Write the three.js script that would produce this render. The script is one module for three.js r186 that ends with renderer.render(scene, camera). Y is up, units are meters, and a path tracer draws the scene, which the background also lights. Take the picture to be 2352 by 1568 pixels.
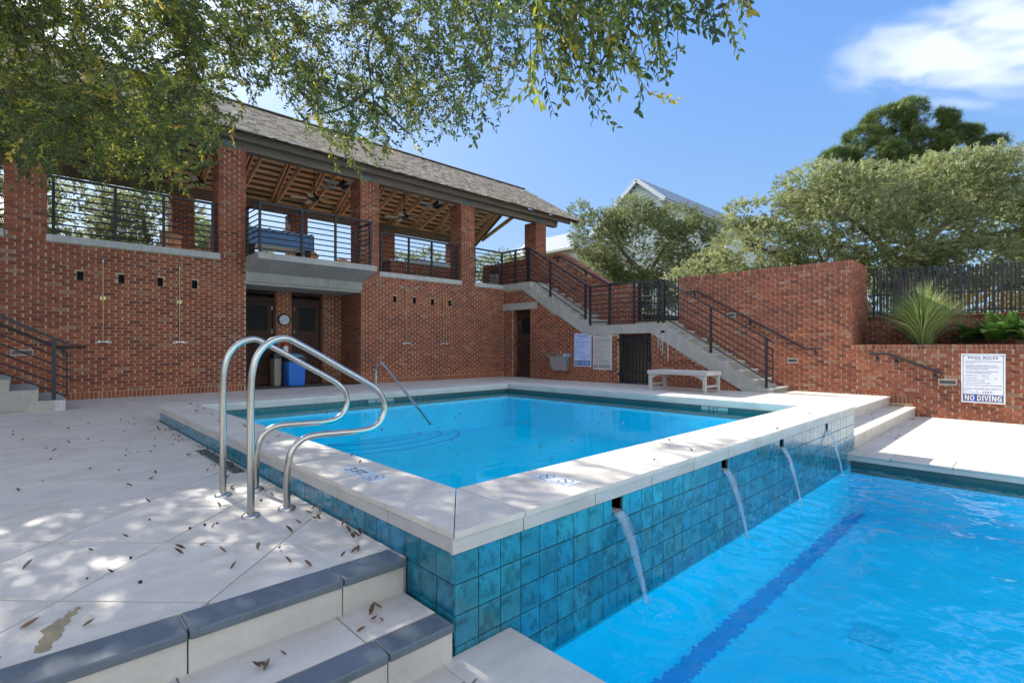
import * as THREE from 'three';
import { mergeGeometries } from 'three/addons/utils/BufferGeometryUtils.js';
import { RoundedBoxGeometry } from 'three/addons/geometries/RoundedBoxGeometry.js';

// ---------- axes: s runs along the pavilion wall (world +x), t runs away from the lower pool towards the pavilion (world -z), y up; metres, upper deck at y = 0
const scene = new THREE.Scene();
const YAW = THREE.MathUtils.degToRad(46.228), CS = Math.cos(YAW), SN = Math.sin(YAW);
const camera = new THREE.PerspectiveCamera(67.54, 1.5, 0.05, 1500);
camera.position.set(0, 1, 0);
camera.lookAt(CS, 1, -SN);
camera.setViewOffset(2352, 1568, 0, -12, 2352, 1568);
const SUNDIR = new THREE.Vector3(-0.05, 0.715, -1).normalize();
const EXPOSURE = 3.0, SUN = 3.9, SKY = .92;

// ---------- random numbers and noise
function mulberry(a) { return () => { a = (a + 0x6d2b79f5) | 0; let t = Math.imul(a ^ (a >>> 15), 1 | a); t = (t + Math.imul(t ^ (t >>> 7), 61 | t)) ^ t; return ((t ^ (t >>> 14)) >>> 0) / 4294967296; }; }
const R = mulberry(20240611);
const rr = (a, b) => a + (b - a) * R();
const clamp = (x, a = 0, b = 1) => Math.min(b, Math.max(a, x));
const lerp = (a, b, t) => a + (b - a) * t;
const sst = (a, b, x) => { x = clamp((x - a) / (b - a)); return x * x * (3 - 2 * x); };
function hash(x, y, z) { let h = Math.imul(x | 0, 374761393) ^ Math.imul(y | 0, 668265263) ^ Math.imul(z | 0, 2147483647 ^ 1274126177); h = Math.imul(h ^ (h >>> 13), 1274126177); return ((h ^ (h >>> 16)) >>> 0) / 4294967296; }
function vnoise(x, y, per, seed) {
  const xi = Math.floor(x), yi = Math.floor(y), fx = x - xi, fy = y - yi, w = (n) => ((n % per) + per) % per;
  const u = fx * fx * (3 - 2 * fx), v = fy * fy * (3 - 2 * fy);
  return lerp(lerp(hash(w(xi), w(yi), seed), hash(w(xi + 1), w(yi), seed), u), lerp(hash(w(xi), w(yi + 1), seed), hash(w(xi + 1), w(yi + 1), seed), u), v);
}
function fbm(x, y, per, seed, oct = 4) { let s = 0, a = 0.5, n = 0; for (let i = 0; i < oct; i++) { s += a * vnoise(x, y, per, seed + i); n += a; a *= 0.5; x *= 2; y *= 2; per *= 2; } return s / n; }
function noise3(x, y, z, seed) {
  const xi = Math.floor(x), yi = Math.floor(y), zi = Math.floor(z), f = (t) => t * t * (3 - 2 * t), u = f(x - xi), v = f(y - yi), w = f(z - zi);
  const c = (i, j, k) => hash(xi + i + 100, (yi + j + 100) * 57 + (zi + k + 100) * 131, seed);
  return lerp(lerp(lerp(c(0, 0, 0), c(1, 0, 0), u), lerp(c(0, 1, 0), c(1, 1, 0), u), v), lerp(lerp(c(0, 0, 1), c(1, 0, 1), u), lerp(c(0, 1, 1), c(1, 1, 1), u), v), w);
}

// ---------- sky: clear blue air, paler to the horizon and round the sun, with cirrus in view and bright banks added out of view to fill the shade
{
  const W = 2048, H = 1024, data = new Float32Array(W * H * 4);
  const banks = [[1, 23, 13, 5, .5], [-24, 22, 18, 9, .9], [-66, 30, 34, 15, 1], [-130, 26, 44, 16, 1], [162, 36, 44, 16, 1], [-100, 56, 60, 17, .9], [210, 22, 34, 12, .9], [-20, 64, 50, 12, .7], [130, 62, 60, 14, .8]]; // azimuth from +s towards +t, elevation, half widths, amount; all after the first are added out of view as fill
  for (let j = 0; j < H; j++) for (let i = 0; i < W; i++) {
    const el = ((j + .5) / H - .5) * Math.PI, az = ((i + .5) / W - .5) * 2 * Math.PI, x = Math.cos(az) * Math.cos(el), y = Math.sin(el), z = Math.sin(az) * Math.cos(el);
    const h = Math.max(0, y), k = Math.pow(1 - h, 1.9), sun = Math.max(0, x * SUNDIR.x + y * SUNDIR.y + z * SUNDIR.z);
    const glow = .10 * Math.pow(sun, 3) + .22 * Math.pow(sun, 12) + .9 * Math.pow(sun, 60), hz = Math.pow(1 - h, 9);
    let r = lerp(.030, .155, k) + .06 * hz + glow, g = lerp(.112, .25, k) + .045 * hz + glow * .96, b = lerp(.33, .355, k) + glow * .86;
    const azd = THREE.MathUtils.radToDeg(Math.atan2(-z, x)), eld = THREE.MathUtils.radToDeg(el);
    let c = 0;
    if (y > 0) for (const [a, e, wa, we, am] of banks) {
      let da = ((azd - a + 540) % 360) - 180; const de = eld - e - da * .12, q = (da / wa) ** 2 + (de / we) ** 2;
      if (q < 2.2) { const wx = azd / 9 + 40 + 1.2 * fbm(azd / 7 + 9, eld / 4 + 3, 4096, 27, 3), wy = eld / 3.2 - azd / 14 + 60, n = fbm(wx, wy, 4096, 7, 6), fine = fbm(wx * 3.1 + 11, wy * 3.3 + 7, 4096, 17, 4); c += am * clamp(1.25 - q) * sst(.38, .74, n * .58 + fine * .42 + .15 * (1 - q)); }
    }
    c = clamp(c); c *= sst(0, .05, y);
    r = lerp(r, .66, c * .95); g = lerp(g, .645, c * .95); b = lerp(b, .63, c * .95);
    if (y < 0) { r = .09; g = .085; b = .07; }
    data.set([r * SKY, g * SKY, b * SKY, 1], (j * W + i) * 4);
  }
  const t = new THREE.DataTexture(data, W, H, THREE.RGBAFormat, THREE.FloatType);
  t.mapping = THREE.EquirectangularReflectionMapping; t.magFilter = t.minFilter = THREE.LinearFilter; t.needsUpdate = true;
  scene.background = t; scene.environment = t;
}
const sun = new THREE.DirectionalLight(new THREE.Color(1, .945, .86), SUN);
sun.name = 'sun'; sun.position.copy(SUNDIR).multiplyScalar(60).add(new THREE.Vector3(6, 0, -6)); sun.target.position.set(6, 0, -6); sun.castShadow = true;
Object.assign(sun.shadow.camera, { left: -40, right: 40, top: 40, bottom: -40, near: 1, far: 160 }); sun.shadow.mapSize.set(4096, 4096);
scene.add(sun, sun.target);
const renderer = new THREE.WebGLRenderer({ antialias: true });
renderer.toneMapping = THREE.LinearToneMapping; renderer.toneMappingExposure = EXPOSURE; renderer.shadowMap.enabled = true;

// ---------- textures and materials
const enc = (v) => { v = clamp(v); return 255 * (v <= .0031308 ? v * 12.92 : 1.055 * Math.pow(v, 1 / 2.4) - .055); };
function tex(n, f, srgb = true) {
  const d = new Uint8Array(n * n * 4);
  for (let j = 0; j < n; j++) for (let i = 0; i < n; i++) { const c = f(i / n, j / n), o = (j * n + i) * 4; for (let k = 0; k < 3; k++) d[o + k] = srgb ? enc(c[k] ?? c[0]) : 255 * clamp(c[k] ?? c[0]); d[o + 3] = 255; }
  const t = new THREE.DataTexture(d, n, n); t.wrapS = t.wrapT = THREE.RepeatWrapping; t.magFilter = THREE.LinearFilter; t.minFilter = THREE.LinearMipmapLinearFilter; t.generateMipmaps = true;
  if (srgb) t.colorSpace = THREE.SRGBColorSpace; t.needsUpdate = true; return t;
}
const grey = (v) => [v, v, v];
const T = {
  brick: tex(512, (x, y) => {
    const a = fbm(x * 10, y * 14, 0 || 10, 1, 5), b = fbm(x * 28, y * 40, 28, 3, 3), c = fbm(x * 7, y * 7, 7, 9, 4), d = fbm(x * 60, y * 60, 60, 12, 2);
    let v = .55 + .55 * a + .22 * (b - .5) * 2; const pale = sst(.62, .78, c) * .5 * sst(.35, .6, b), dark = sst(.6, .75, fbm(x * 9 + 3, y * 9 + 5, 9, 21, 3)) * .5;
    v *= 1 - dark; v *= .8 + .4 * d;
    return [lerp(v, 1.0, pale), lerp(v, 1.9, pale), lerp(v, 2.2, pale)];
  }),
  stone: tex(512, (x, y) => { const a = fbm(x * 3, y * 22, 3 * 22, 31, 5), b = fbm(x * 6, y * 6, 6, 33, 4), c = fbm(x * 90, y * 90, 90, 35, 2), st = sst(.66, .82, fbm(x * 4, y * 9, 36, 39, 4)); const v = .80 + .20 * a + .22 * (b - .5) + .09 * (c - .5) - .05 * st; return [v, v * (1 - .025 * st - .01 * a), v * (1 - .09 * st - .02 * a)]; }),
  concrete: tex(512, (x, y) => { const a = fbm(x * 5, y * 5, 5, 41, 5), b = fbm(x * 40, y * 40, 40, 43, 3), c = fbm(x * 24, y * 3, 24 * 3, 45, 4), w = sst(.62, .8, c); const v = .72 + .32 * a + .16 * (b - .5) + .16 * w; return [v, v, v * .98]; }),
  wood: tex(512, (x, y) => { const a = fbm(x * 3, y * 40, 120, 51, 4), b = fbm(x * 2, y * 7, 14, 53, 4), k = Math.sin((y * 30 + b * 9) * 6.28) * .5 + .5; const v = .62 + .4 * a + .14 * k + .2 * (b - .5); return [v, v * (.96 + .04 * a), v * (.92 + .06 * a)]; }),
  tile: tex(512, (x, y) => {
    const a = fbm(x * 5, y * 5, 5, 61, 5), b = fbm(x * 14 + 2, y * 9, 126, 63, 4), d = fbm(x * 30, y * 30, 30, 67, 3), dark = sst(.5, .72, b) * .6, rust = sst(.60, .72, fbm(x * 6 + 1, y * 4, 12, 69, 5));
    const v = (.72 + .6 * a) * (1 - dark * .7) * (.85 + .3 * d);
    return [lerp(v * .9, .9, rust * .35) * .6, lerp(v * .78, .55, rust * .4), lerp(v * .85, .45, rust * .4)];
  }),
  slate: tex(256, (x, y) => { const a = fbm(x * 6, y * 6, 6, 71, 5), b = fbm(x * 40, y * 40, 40, 73, 2); return grey(.65 + .45 * a + .2 * (b - .5)); }),
  bark: tex(256, (x, y) => { const a = fbm(x * 24, y * 5, 120, 81, 4), b = fbm(x * 6, y * 6, 6, 83, 3); return grey(.4 + .7 * a * (.6 + .6 * b)); }),
  plaster: tex(256, (x, y) => { const a = fbm(x * 5, y * 5, 5, 91, 4), b = fbm(x * 30, y * 30, 30, 93, 2); return grey(.86 + .16 * a + .06 * (b - .5)); }),
  grain: tex(256, (x, y) => grey(fbm(x * 40, y * 40, 40, 95, 3)), false),
  ripple: tex(512, (x, y) => grey(.5 * fbm(x * 5, y * 7, 35, 97, 5) + .5 * fbm(x * 12, y * 16, 12 * 16, 99, 3)), false),
  soil: tex(256, (x, y) => { const a = fbm(x * 20, y * 20, 20, 101, 4); return [.5 + .7 * a, .48 + .6 * a, .46 + .5 * a]; }),
};
const rep = (t, k, l = k) => { const c = t.clone(); c.repeat.set(k, l); c.needsUpdate = true; return c; };
const std = (c, o = {}) => new THREE.MeshStandardMaterial({ color: new THREE.Color().setRGB(...c), roughness: .8, ...o });
const phy = (c, o = {}) => new THREE.MeshPhysicalMaterial({ color: new THREE.Color().setRGB(...c), roughness: .5, ...o });
const M = {
  mortar: std([.52, .42, .27], { map: rep(T.concrete, 2), roughness: .95 }),
  brickWhite: std([1, 1, 1], { map: T.brick, roughness: .85, bumpMap: T.grain, bumpScale: .003 }),
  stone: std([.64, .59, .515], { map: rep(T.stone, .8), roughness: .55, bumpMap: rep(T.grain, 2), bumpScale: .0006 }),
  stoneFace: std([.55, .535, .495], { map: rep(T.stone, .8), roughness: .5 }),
  grout: std([.30, .29, .275], { roughness: .95 }),
  slate: std([.115, .145, .175], { map: rep(T.slate, 1.5), roughness: .5 }),
  whiteGrout: std([.55, .55, .5], { roughness: .9, map: rep(T.concrete, 3) }),
  concrete: std([.43, .42, .385], { map: rep(T.concrete, .5), roughness: .9, bumpMap: rep(T.grain, 1), bumpScale: .001 }),
  sill: std([.46, .47, .45], { map: rep(T.concrete, .7), roughness: .9 }),
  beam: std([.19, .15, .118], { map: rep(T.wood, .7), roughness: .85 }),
  cedar: std([.76, .48, .305], { map: rep(T.wood, .8), roughness: .75 }),
  darkWood: std([.05, .022, .014], { map: rep(T.wood, .8), roughness: .8 }),
  roofUnder: std([.11, .075, .05], { roughness: .95 }),
  iron: phy([.014, .017, .024], { roughness: .5 }),
  steel: phy([.47, .455, .43], { metalness: 1, roughness: .24, bumpMap: rep(T.grain, 3), bumpScale: .0002 }),
  steelDull: phy([.55, .56, .56], { metalness: 1, roughness: .38 }),
  chrome: phy([.75, .75, .75], { metalness: 1, roughness: .14 }),
  brass: phy([.40, .36, .20], { metalness: 1, roughness: .3 }),
  plate: std([.12, .16, .16], { metalness: .5, roughness: .55 }),
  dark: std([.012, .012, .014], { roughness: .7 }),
  darkGlass: phy([.01, .014, .015], { roughness: .5, specularIntensity: .25 }),
  blueTable: phy([.05, .17, .36], { roughness: .3 }),
  blackPlastic: phy([.02, .022, .026], { roughness: .5 }),
  greyPlastic: phy([.30, .28, .25], { roughness: .6 }),
  bluePlastic: phy([.012, .15, .62], { roughness: .38 }),
  blueLid: phy([.10, .28, .42], { roughness: .35 }),
  red: phy([.45, .02, .015], { roughness: .3 }),
  whitePaint: std([.78, .80, .78], { roughness: .6 }),
  sidingPaint: std([.74, .80, .73], { roughness: .65 }),
  cream: std([.70, .64, .54], { roughness: .7 }),
  metalRoof: phy([.40, .46, .53], { metalness: .35, roughness: .45 }),
  benchWood: std([.56, .55, .53], { map: rep(T.wood, 1), roughness: .8 }),
  poolPlaster: std([.05, .64, .90], { map: rep(T.plaster, .6), roughness: .9 }),
  poolStep: std([.05, .64, .90], { map: rep(T.plaster, .6), roughness: .9 }),
  drain: std([.03, .52, .74], { roughness: .6 }),
  waterTile: std([.035, .085, .085], { roughness: .25 }),
  navyTile: std([.02, .27, .58], { roughness: .4 }),
  bark: std([.23, .19, .15], { map: rep(T.bark, 1, .6), roughness: .95, bumpMap: T.bark, bumpScale: .02 }),
  twig: std([.10, .075, .05], { roughness: .9 }),
  soil: std([.045, .03, .022], { map: rep(T.soil, 1), roughness: 1 }),
  lawn: std([.06, .085, .03], { map: rep(T.soil, .3), roughness: 1 }),
  paver: std([.10, .085, .075], { map: rep(T.slate, 2), roughness: .8 }),
  lightLens: std([.45, .43, .38], { roughness: .4 }),
};
const BRICK_TONES = [[.34, .10, .052], [.31, .092, .05], [.38, .115, .058], [.27, .082, .05], [.33, .105, .06], [.215, .07, .046], [.41, .14, .075], [.36, .19, .13]];
const brickMats = BRICK_TONES.map((c) => { const m = M.brickWhite.clone(); m.color.setRGB(...c); return m; });
const tileMats = [[.03, .27, .36], [.025, .235, .33], [.04, .29, .36], [.03, .21, .28], [.05, .24, .29], [.025, .27, .40]].map((c) => phy(c, { map: rep(T.tile, 2.2), roughness: .16, clearcoat: .25, clearcoatRoughness: .1 }));

// ---------- building helpers
const V = (s, y, t) => new THREE.Vector3(s, y, -t);
const base = new Map(), names = new Map();
function numbered(n) { const k = names.get(n) ?? 0; names.set(n, k + 1); return k ? n + '_' + String(k).padStart(3, '0') : n; }
function tag(o, label, category, group) { o.userData = { ...o.userData, label, category }; if (group) o.userData.group = group; return o; }
function thing(name, label, category, p = [0, 0, 0], group) {
  const o = new THREE.Group(); o.name = numbered(name); o.position.copy(V(...p)); base.set(o, V(...p)); scene.add(o);
  if (category) tag(o, label, category, group); else { o.userData.kind = 'structure'; o.userData.label = label; }
  return o;
}
const flat = (g) => { if (g.index) g = g.toNonIndexed(); for (const k of Object.keys(g.attributes)) if (!['position', 'normal', 'uv'].includes(k)) g.deleteAttribute(k); if (!g.attributes.normal) g.computeVertexNormals(); if (!g.attributes.uv) g.setAttribute('uv', new THREE.BufferAttribute(new Float32Array(g.attributes.position.count * 2), 2)); return g; };
const merge = (a) => (Array.isArray(a) ? (a.length === 1 ? flat(a[0]) : mergeGeometries(a.map(flat))) : flat(a));
function uvBox(g, k = 1, swap = false, off = [0, 0]) {
  g = flat(g); const p = g.attributes.position, n = g.attributes.normal, uv = g.attributes.uv;
  for (let i = 0; i < p.count; i++) {
    const ax = Math.abs(n.getX(i)), ay = Math.abs(n.getY(i)), az = Math.abs(n.getZ(i)), x = p.getX(i), y = p.getY(i), z = p.getZ(i);
    let u, v; if (ay >= ax && ay >= az) { u = x; v = z; } else if (ax >= az) { u = z; v = y; } else { u = x; v = y; }
    if (swap) [u, v] = [v, u]; uv.setXY(i, u * k + off[0], v * k + off[1]);
  }
  return g;
}
const inside = (parent) => { let o = parent; while (o && !base.has(o)) o = o.parent; return o ? base.get(o) : new THREE.Vector3(); };
function part(parent, name, geos, mat, label) {
  const g = merge(geos), b = inside(parent); if (b.lengthSq()) g.translate(-b.x, -b.y, -b.z);
  const m = new THREE.Mesh(g, mat); m.name = name; m.castShadow = m.receiveShadow = true; if (label) m.userData.label = label; parent.add(m); return m;
}
function shared(parent, name, g, mat, p, rot, scale) {   // a part that shares its geometry with its like
  const b = inside(parent), m = new THREE.Mesh(g, mat); m.name = name; m.position.copy(p).sub(b); if (rot) m.rotation.set(...rot); if (scale) m.scale.set(...scale); m.castShadow = m.receiveShadow = true; parent.add(m); return m;
}
function copies(parent, name, g, mat, mats, cols, stuff = true) {
  const m = new THREE.InstancedMesh(g, mat, mats.length), b = inside(parent), q = new THREE.Matrix4(), c = new THREE.Color(); m.name = name; m.castShadow = m.receiveShadow = true;
  mats.forEach((x, i) => { q.copy(x); q.elements[12] -= b.x; q.elements[13] -= b.y; q.elements[14] -= b.z; m.setMatrixAt(i, q); if (cols) m.setColorAt(i, c.setRGB(...cols[i])); });
  if (stuff) m.userData.kind = 'stuff'; parent.add(m); return m;
}
function box(s0, s1, y0, y1, t0, t1) { const g = new THREE.BoxGeometry(Math.abs(s1 - s0), Math.abs(y1 - y0), Math.abs(t1 - t0)); g.translate((s0 + s1) / 2, (y0 + y1) / 2, -(t0 + t1) / 2); return uvBox(g); }
function rbox(s0, s1, y0, y1, t0, t1, r = .006, seg = 2) { const g = new RoundedBoxGeometry(Math.abs(s1 - s0), Math.abs(y1 - y0), Math.abs(t1 - t0), seg, r); g.translate((s0 + s1) / 2, (y0 + y1) / 2, -(t0 + t1) / 2); return uvBox(g); }
function bar(a, b, w, h = w, up) {   // square bar from a to b
  const d = new THREE.Vector3().subVectors(b, a), L = d.length(), g = new THREE.BoxGeometry(L, h, w), x = d.normalize(), y0 = up ?? (Math.abs(x.y) > .95 ? new THREE.Vector3(1, 0, 0) : new THREE.Vector3(0, 1, 0));
  const z = new THREE.Vector3().crossVectors(x, y0).normalize(), y = new THREE.Vector3().crossVectors(z, x), uv = g.attributes.uv, p = g.attributes.position;
  for (let i = 0; i < p.count; i++) uv.setXY(i, p.getX(i), p.getY(i) + p.getZ(i) + a.x * .37 + a.y * .71);
  g.applyMatrix4(new THREE.Matrix4().makeBasis(x, y, z).setPosition(new THREE.Vector3().addVectors(a, b).multiplyScalar(.5))); return flat(g);
}
function tube(pts, r, seg = 8, n = 0, closed = false, tens) { const c = new THREE.CatmullRomCurve3(pts, closed, tens ? 'catmullrom' : 'centripetal', tens); return flat(new THREE.TubeGeometry(c, n || Math.max(2, pts.length * 4), r, seg, closed)); }
function rod(a, b, r, seg = 8, r2 = r) { const d = new THREE.Vector3().subVectors(b, a), g = new THREE.CylinderGeometry(r2, r, d.length(), seg); g.applyQuaternion(new THREE.Quaternion().setFromUnitVectors(new THREE.Vector3(0, 1, 0), d.clone().normalize())); g.translate((a.x + b.x) / 2, (a.y + b.y) / 2, (a.z + b.z) / 2); return flat(g); }
function prism(pts, y0, y1) {   // polygon of [s, t], upright
  const n = pts.length, pos = [], area = pts.reduce((a, p, i) => a + p[0] * pts[(i + 1) % n][1] - pts[(i + 1) % n][0] * p[1], 0); if (area < 0) pts = pts.slice().reverse();
  for (let i = 1; i < n - 1; i++) for (const k of [0, i, i + 1]) pos.push(pts[k][0], y1, -pts[k][1]);
  for (let i = 0; i < n; i++) { const a = pts[i], b = pts[(i + 1) % n]; pos.push(a[0], y0, -a[1], b[0], y0, -b[1], b[0], y1, -b[1], a[0], y0, -a[1], b[0], y1, -b[1], a[0], y1, -a[1]); }
  const g = new THREE.BufferGeometry(); g.setAttribute('position', new THREE.Float32BufferAttribute(pos, 3)); g.computeVertexNormals(); return uvBox(g);
}
function extrudeTY(pts, s0, s1) {   // polygon of [t, y] extruded along s
  const sh = new THREE.Shape(pts.map(([t, y]) => new THREE.Vector2(t, y))), g = new THREE.ExtrudeGeometry(sh, { depth: s1 - s0, bevelEnabled: false });
  g.applyMatrix4(new THREE.Matrix4().makeBasis(new THREE.Vector3(0, 0, -1), new THREE.Vector3(0, 1, 0), new THREE.Vector3(1, 0, 0)).setPosition(s0, 0, 0)); return uvBox(g);
}
function extrudeSY(pts, t0, t1) {   // polygon of [s, y] extruded along t
  const sh = new THREE.Shape(pts.map(([s, y]) => new THREE.Vector2(s, y))), g = new THREE.ExtrudeGeometry(sh, { depth: t1 - t0, bevelEnabled: false });
  g.translate(0, 0, -t1); return uvBox(g);
}
function clipPoly(p, s0, s1, t0, t1) {
  for (const [k, lim, sg] of [[0, s0, 1], [0, s1, -1], [1, t0, 1], [1, t1, -1]]) {
    const out = []; for (let i = 0; i < p.length; i++) { const a = p[i], b = p[(i + 1) % p.length], da = (a[k] - lim) * sg, db = (b[k] - lim) * sg; if (da >= 0) out.push(a); if (da * db < 0) { const f = da / (da - db); out.push([lerp(a[0], b[0], f), lerp(a[1], b[1], f)]); } }
    p = out; if (p.length < 3) return [];
  }
  return p;
}
function seen(s, y, t) { const z = s * CS + t * SN, x = s * SN - t * CS; return z > .3 && Math.abs(x / z) < 1.01 && (y - 1) / z < .69 && (y - 1) / z > -.67 ? 1 / (z * z) : 0; }

// ---------- bricks
const BL = .1805, BP = .203, BH = .0625, CP = .0667;
const brickGeos = [0, 1, 2, 3, 4, 5].map((k) => {
  const g = new THREE.BoxGeometry(1, 1, 1, 2, 1, 1), p = g.attributes.position, uv = g.attributes.uv, r = mulberry(50 + k), j = {};
  for (let i = 0; i < p.count; i++) { const key = [p.getX(i), p.getY(i), p.getZ(i)].map((v) => v.toFixed(1)).join(); const d = (j[key] ??= [r() - .5, r() - .5, r() - .5]); uv.setXY(i, p.getX(i) * .4 + k * .17 + (p.getZ(i) < 0 ? .3 : 0), p.getY(i) * .13 + k * .37 + p.getZ(i) * .1); p.setXYZ(i, p.getX(i) + d[0] * .02, p.getY(i) + d[1] * .075, p.getZ(i) + d[2] * .045); }
  g.computeVertexNormals(); return g;
});
function courses(o) {   // rectangles [u0, u1, y0, y1] of a brick face with holes cut out
  const out = [], cut = (list, h) => list.flatMap((b) => {
    const oy = Math.min(b[3], h[3]) - Math.max(b[2], h[2]); if (oy < .25 * (b[3] - b[2]) || b[1] <= h[0] || b[0] >= h[1]) return [b];
    const r = []; if (h[0] - .006 - b[0] > .03) r.push([b[0], h[0] - .006, b[2], b[3]]); if (b[1] - h[1] - .006 > .03) r.push([h[1] + .006, b[1], b[2], b[3]]); return r;
  });
  const put = (a) => { let l = [[Math.max(a[0], o.u0), Math.min(a[1], o.u1), a[2], a[3]]].filter((b) => b[1] - b[0] > .03); for (const h of o.holes ?? []) l = cut(l, h); for (const b of l) if (!o.keep || o.keep((b[0] + b[1]) / 2, b[3])) out.push(b); };
  let y = o.y0, k = o.odd ?? 0, top = o.y1 - (o.cap ?? 0);
  if (o.soldier) { for (let u = o.u0 - .02; u < o.u1; u += CP) put([u, u + .052, y + .004, y + o.soldier - .008]); y += o.soldier; }
  const rows = Math.max(1, Math.round((top - y) / CP)), cp = (top - y) / rows; for (let row = 0; row < rows; row++, y += cp, k++) for (let u = o.u0 - BP + (k % 2) * BP / 2 + (o.shift ?? 0); u < o.u1; u += BP) { const e = rr(-.005, .005), f = rr(-.006, .004); put([u + e, u + BL + f, y + rr(0, .002), y + BH + rr(-.001, .001)]); }
  if (o.cap) for (let u = o.u0; u < o.u1; u += CP) put([u, u + .055, top + .003, o.y1 - .004]);
  return out;
}
function lay(parent, axis, face, rects, most = 300, depth = .07, dir = 1) {   // axis 's': wall along s that faces -t; axis 't': wall along t that faces -s
  const list = rects.map((b) => {
    const u = (b[0] + b[1]) / 2, y = (b[2] + b[3]) / 2, q = face + dir * (depth / 2 - .009 + rr(-.002, .003)), p = axis === 's' ? V(u, y, q) : V(q, y, u);
    const s = p.x, t = -p.z, w = seen(s, y, t) * (axis === 's' ? Math.abs(t) : Math.abs(s)) / Math.hypot(s, t);
    return { p, w: w * (b[1] - b[0]), sc: [b[1] - b[0], b[3] - b[2], depth], k: Math.floor(R() * 6), c: (() => { const n = noise3(p.x * .9 + 7, p.y * 1.3, p.z * .9, 15), v = R(); return v < .05 ? 7 : n > .6 ? [0, 2, 6, 4, 2][Math.floor(R() * 5)] : n < .4 ? [3, 5, 1, 3, 4][Math.floor(R() * 5)] : Math.floor(R() * 7); })() };
  }).sort((a, b) => b.w - a.w);
  const rot = axis === 's' ? 0 : Math.PI / 2, one = list.filter((x) => x.w > 0).slice(0, most), rest = list.filter((x) => !one.includes(x) || most === 0);
  const set = new Set(one);
  for (const b of one) shared(parent, 'brick', brickGeos[b.k], brickMats[b.c], b.p, [0, rot, 0], b.sc);
  const q = new THREE.Quaternion().setFromEuler(new THREE.Euler(0, rot, 0)), others = list.filter((x) => !set.has(x));
  if (others.length) copies(parent, 'brick', brickGeos[2], M.brickWhite, others.map((b) => new THREE.Matrix4().compose(b.p, q, new THREE.Vector3(...b.sc))), others.map((b) => { const k = rr(.85, 1.15); return BRICK_TONES[b.c].map((v) => v * k); }));
}

// =====================================================================  GROUND, DECKS, POOLS
const W = 12.636, A = 11.686, B = 12.637;   // faces of the pavilion wall, the stair wall and the tall garden wall
const CT = .213, LOW = -.36, LOWL = -.315;
{
  // ground round the courtyard: one sheet to the horizon, higher behind the retaining walls
  const xs = [-600, -250, -100, -50, -30, -16, 13.9, 20, 28, 40, 70, 140, 300, 600], ts = [-600, -250, -100, -50, -30, -12, -5, 0, 3, 6, 9, 12, 15, 18.3, 22, 28, 40, 70, 140, 300, 600], pos = [];
  const h = (s, t) => 1.55 + 1.3 * sst(4, 18, t) * (1 - sst(14, 40, Math.abs(s - 6) - 12)) + .25 * noise3(s / 9, 0, t / 9, 5);
  for (let i = 0; i < xs.length - 1; i++) for (let j = 0; j < ts.length - 1; j++) {
    if (xs[i] >= -16 && xs[i + 1] <= 13.9 && ts[j] >= -12 && ts[j + 1] <= 18.3) continue;
    const q = (s, t) => pos.push(s, h(s, t), -t); const [a, b, c, d] = [xs[i], xs[i + 1], ts[j], ts[j + 1]]; q(a, c); q(b, c); q(b, d); q(a, c); q(b, d); q(a, d);
  }
  const g = new THREE.BufferGeometry(); g.setAttribute('position', new THREE.Float32BufferAttribute(pos, 3)); g.computeVertexNormals();
  const m = new THREE.Mesh(uvBox(g), M.lawn); m.name = 'ground'; m.userData = { kind: 'structure', label: 'lawn and garden ground round the sunken pool court' }; m.receiveShadow = true; scene.add(m);
  const u = thing('foundation', 'packed soil under the decks and pools'); part(u, 'soil', [box(-16, 1.5, -2, -1.6, -12, 18.3), box(1.5, 13.9, -2, -1.62, -12, 18.3)], M.soil);
}
const diag = (k, l, pitch, p0, q0, gap) => { const a = p0 + k * pitch + gap / 2, b = p0 + (k + 1) * pitch - gap / 2, c = q0 + l * pitch + gap / 2, d = q0 + (l + 1) * pitch - gap / 2, r = Math.SQRT1_2; return [[a, c], [b, c], [b, d], [a, d]].map(([p, q]) => [(p - q) * r, (p + q) * r]); };
function paving(parent, regions, y, p0, q0, pitch = .594) {
  for (const [s0, s1, t0, t1] of regions) for (let k = -40; k < 40; k++) for (let l = -40; l < 40; l++) {
    const f = clipPoly(diag(k, l, pitch, p0, q0, .007), s0, s1, t0, t1); if (f.length < 3) continue;
    let ar = 0; f.forEach((p, i) => { const n = f[(i + 1) % f.length]; ar += p[0] * n[1] - n[0] * p[1]; }); if (Math.abs(ar) < .004) continue;
    const g = prism(f, y - .03, y + rr(-.0008, .0008)), uv = g.attributes.uv, o = [R() * 9, R() * 9]; for (let i = 0; i < uv.count; i++) uv.setXY(i, uv.getX(i) + o[0], uv.getY(i) + o[1]);
    part(parent, 'tile', g, stoneMats[Math.floor(R() * stoneMats.length)]);
  }
}
const stoneMats = [[.64, .59, .515], [.62, .57, .50], [.66, .605, .525], [.63, .585, .51]].map((c) => { const m = M.stone.clone(); m.color.setRGB(...c); return m; });
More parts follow.
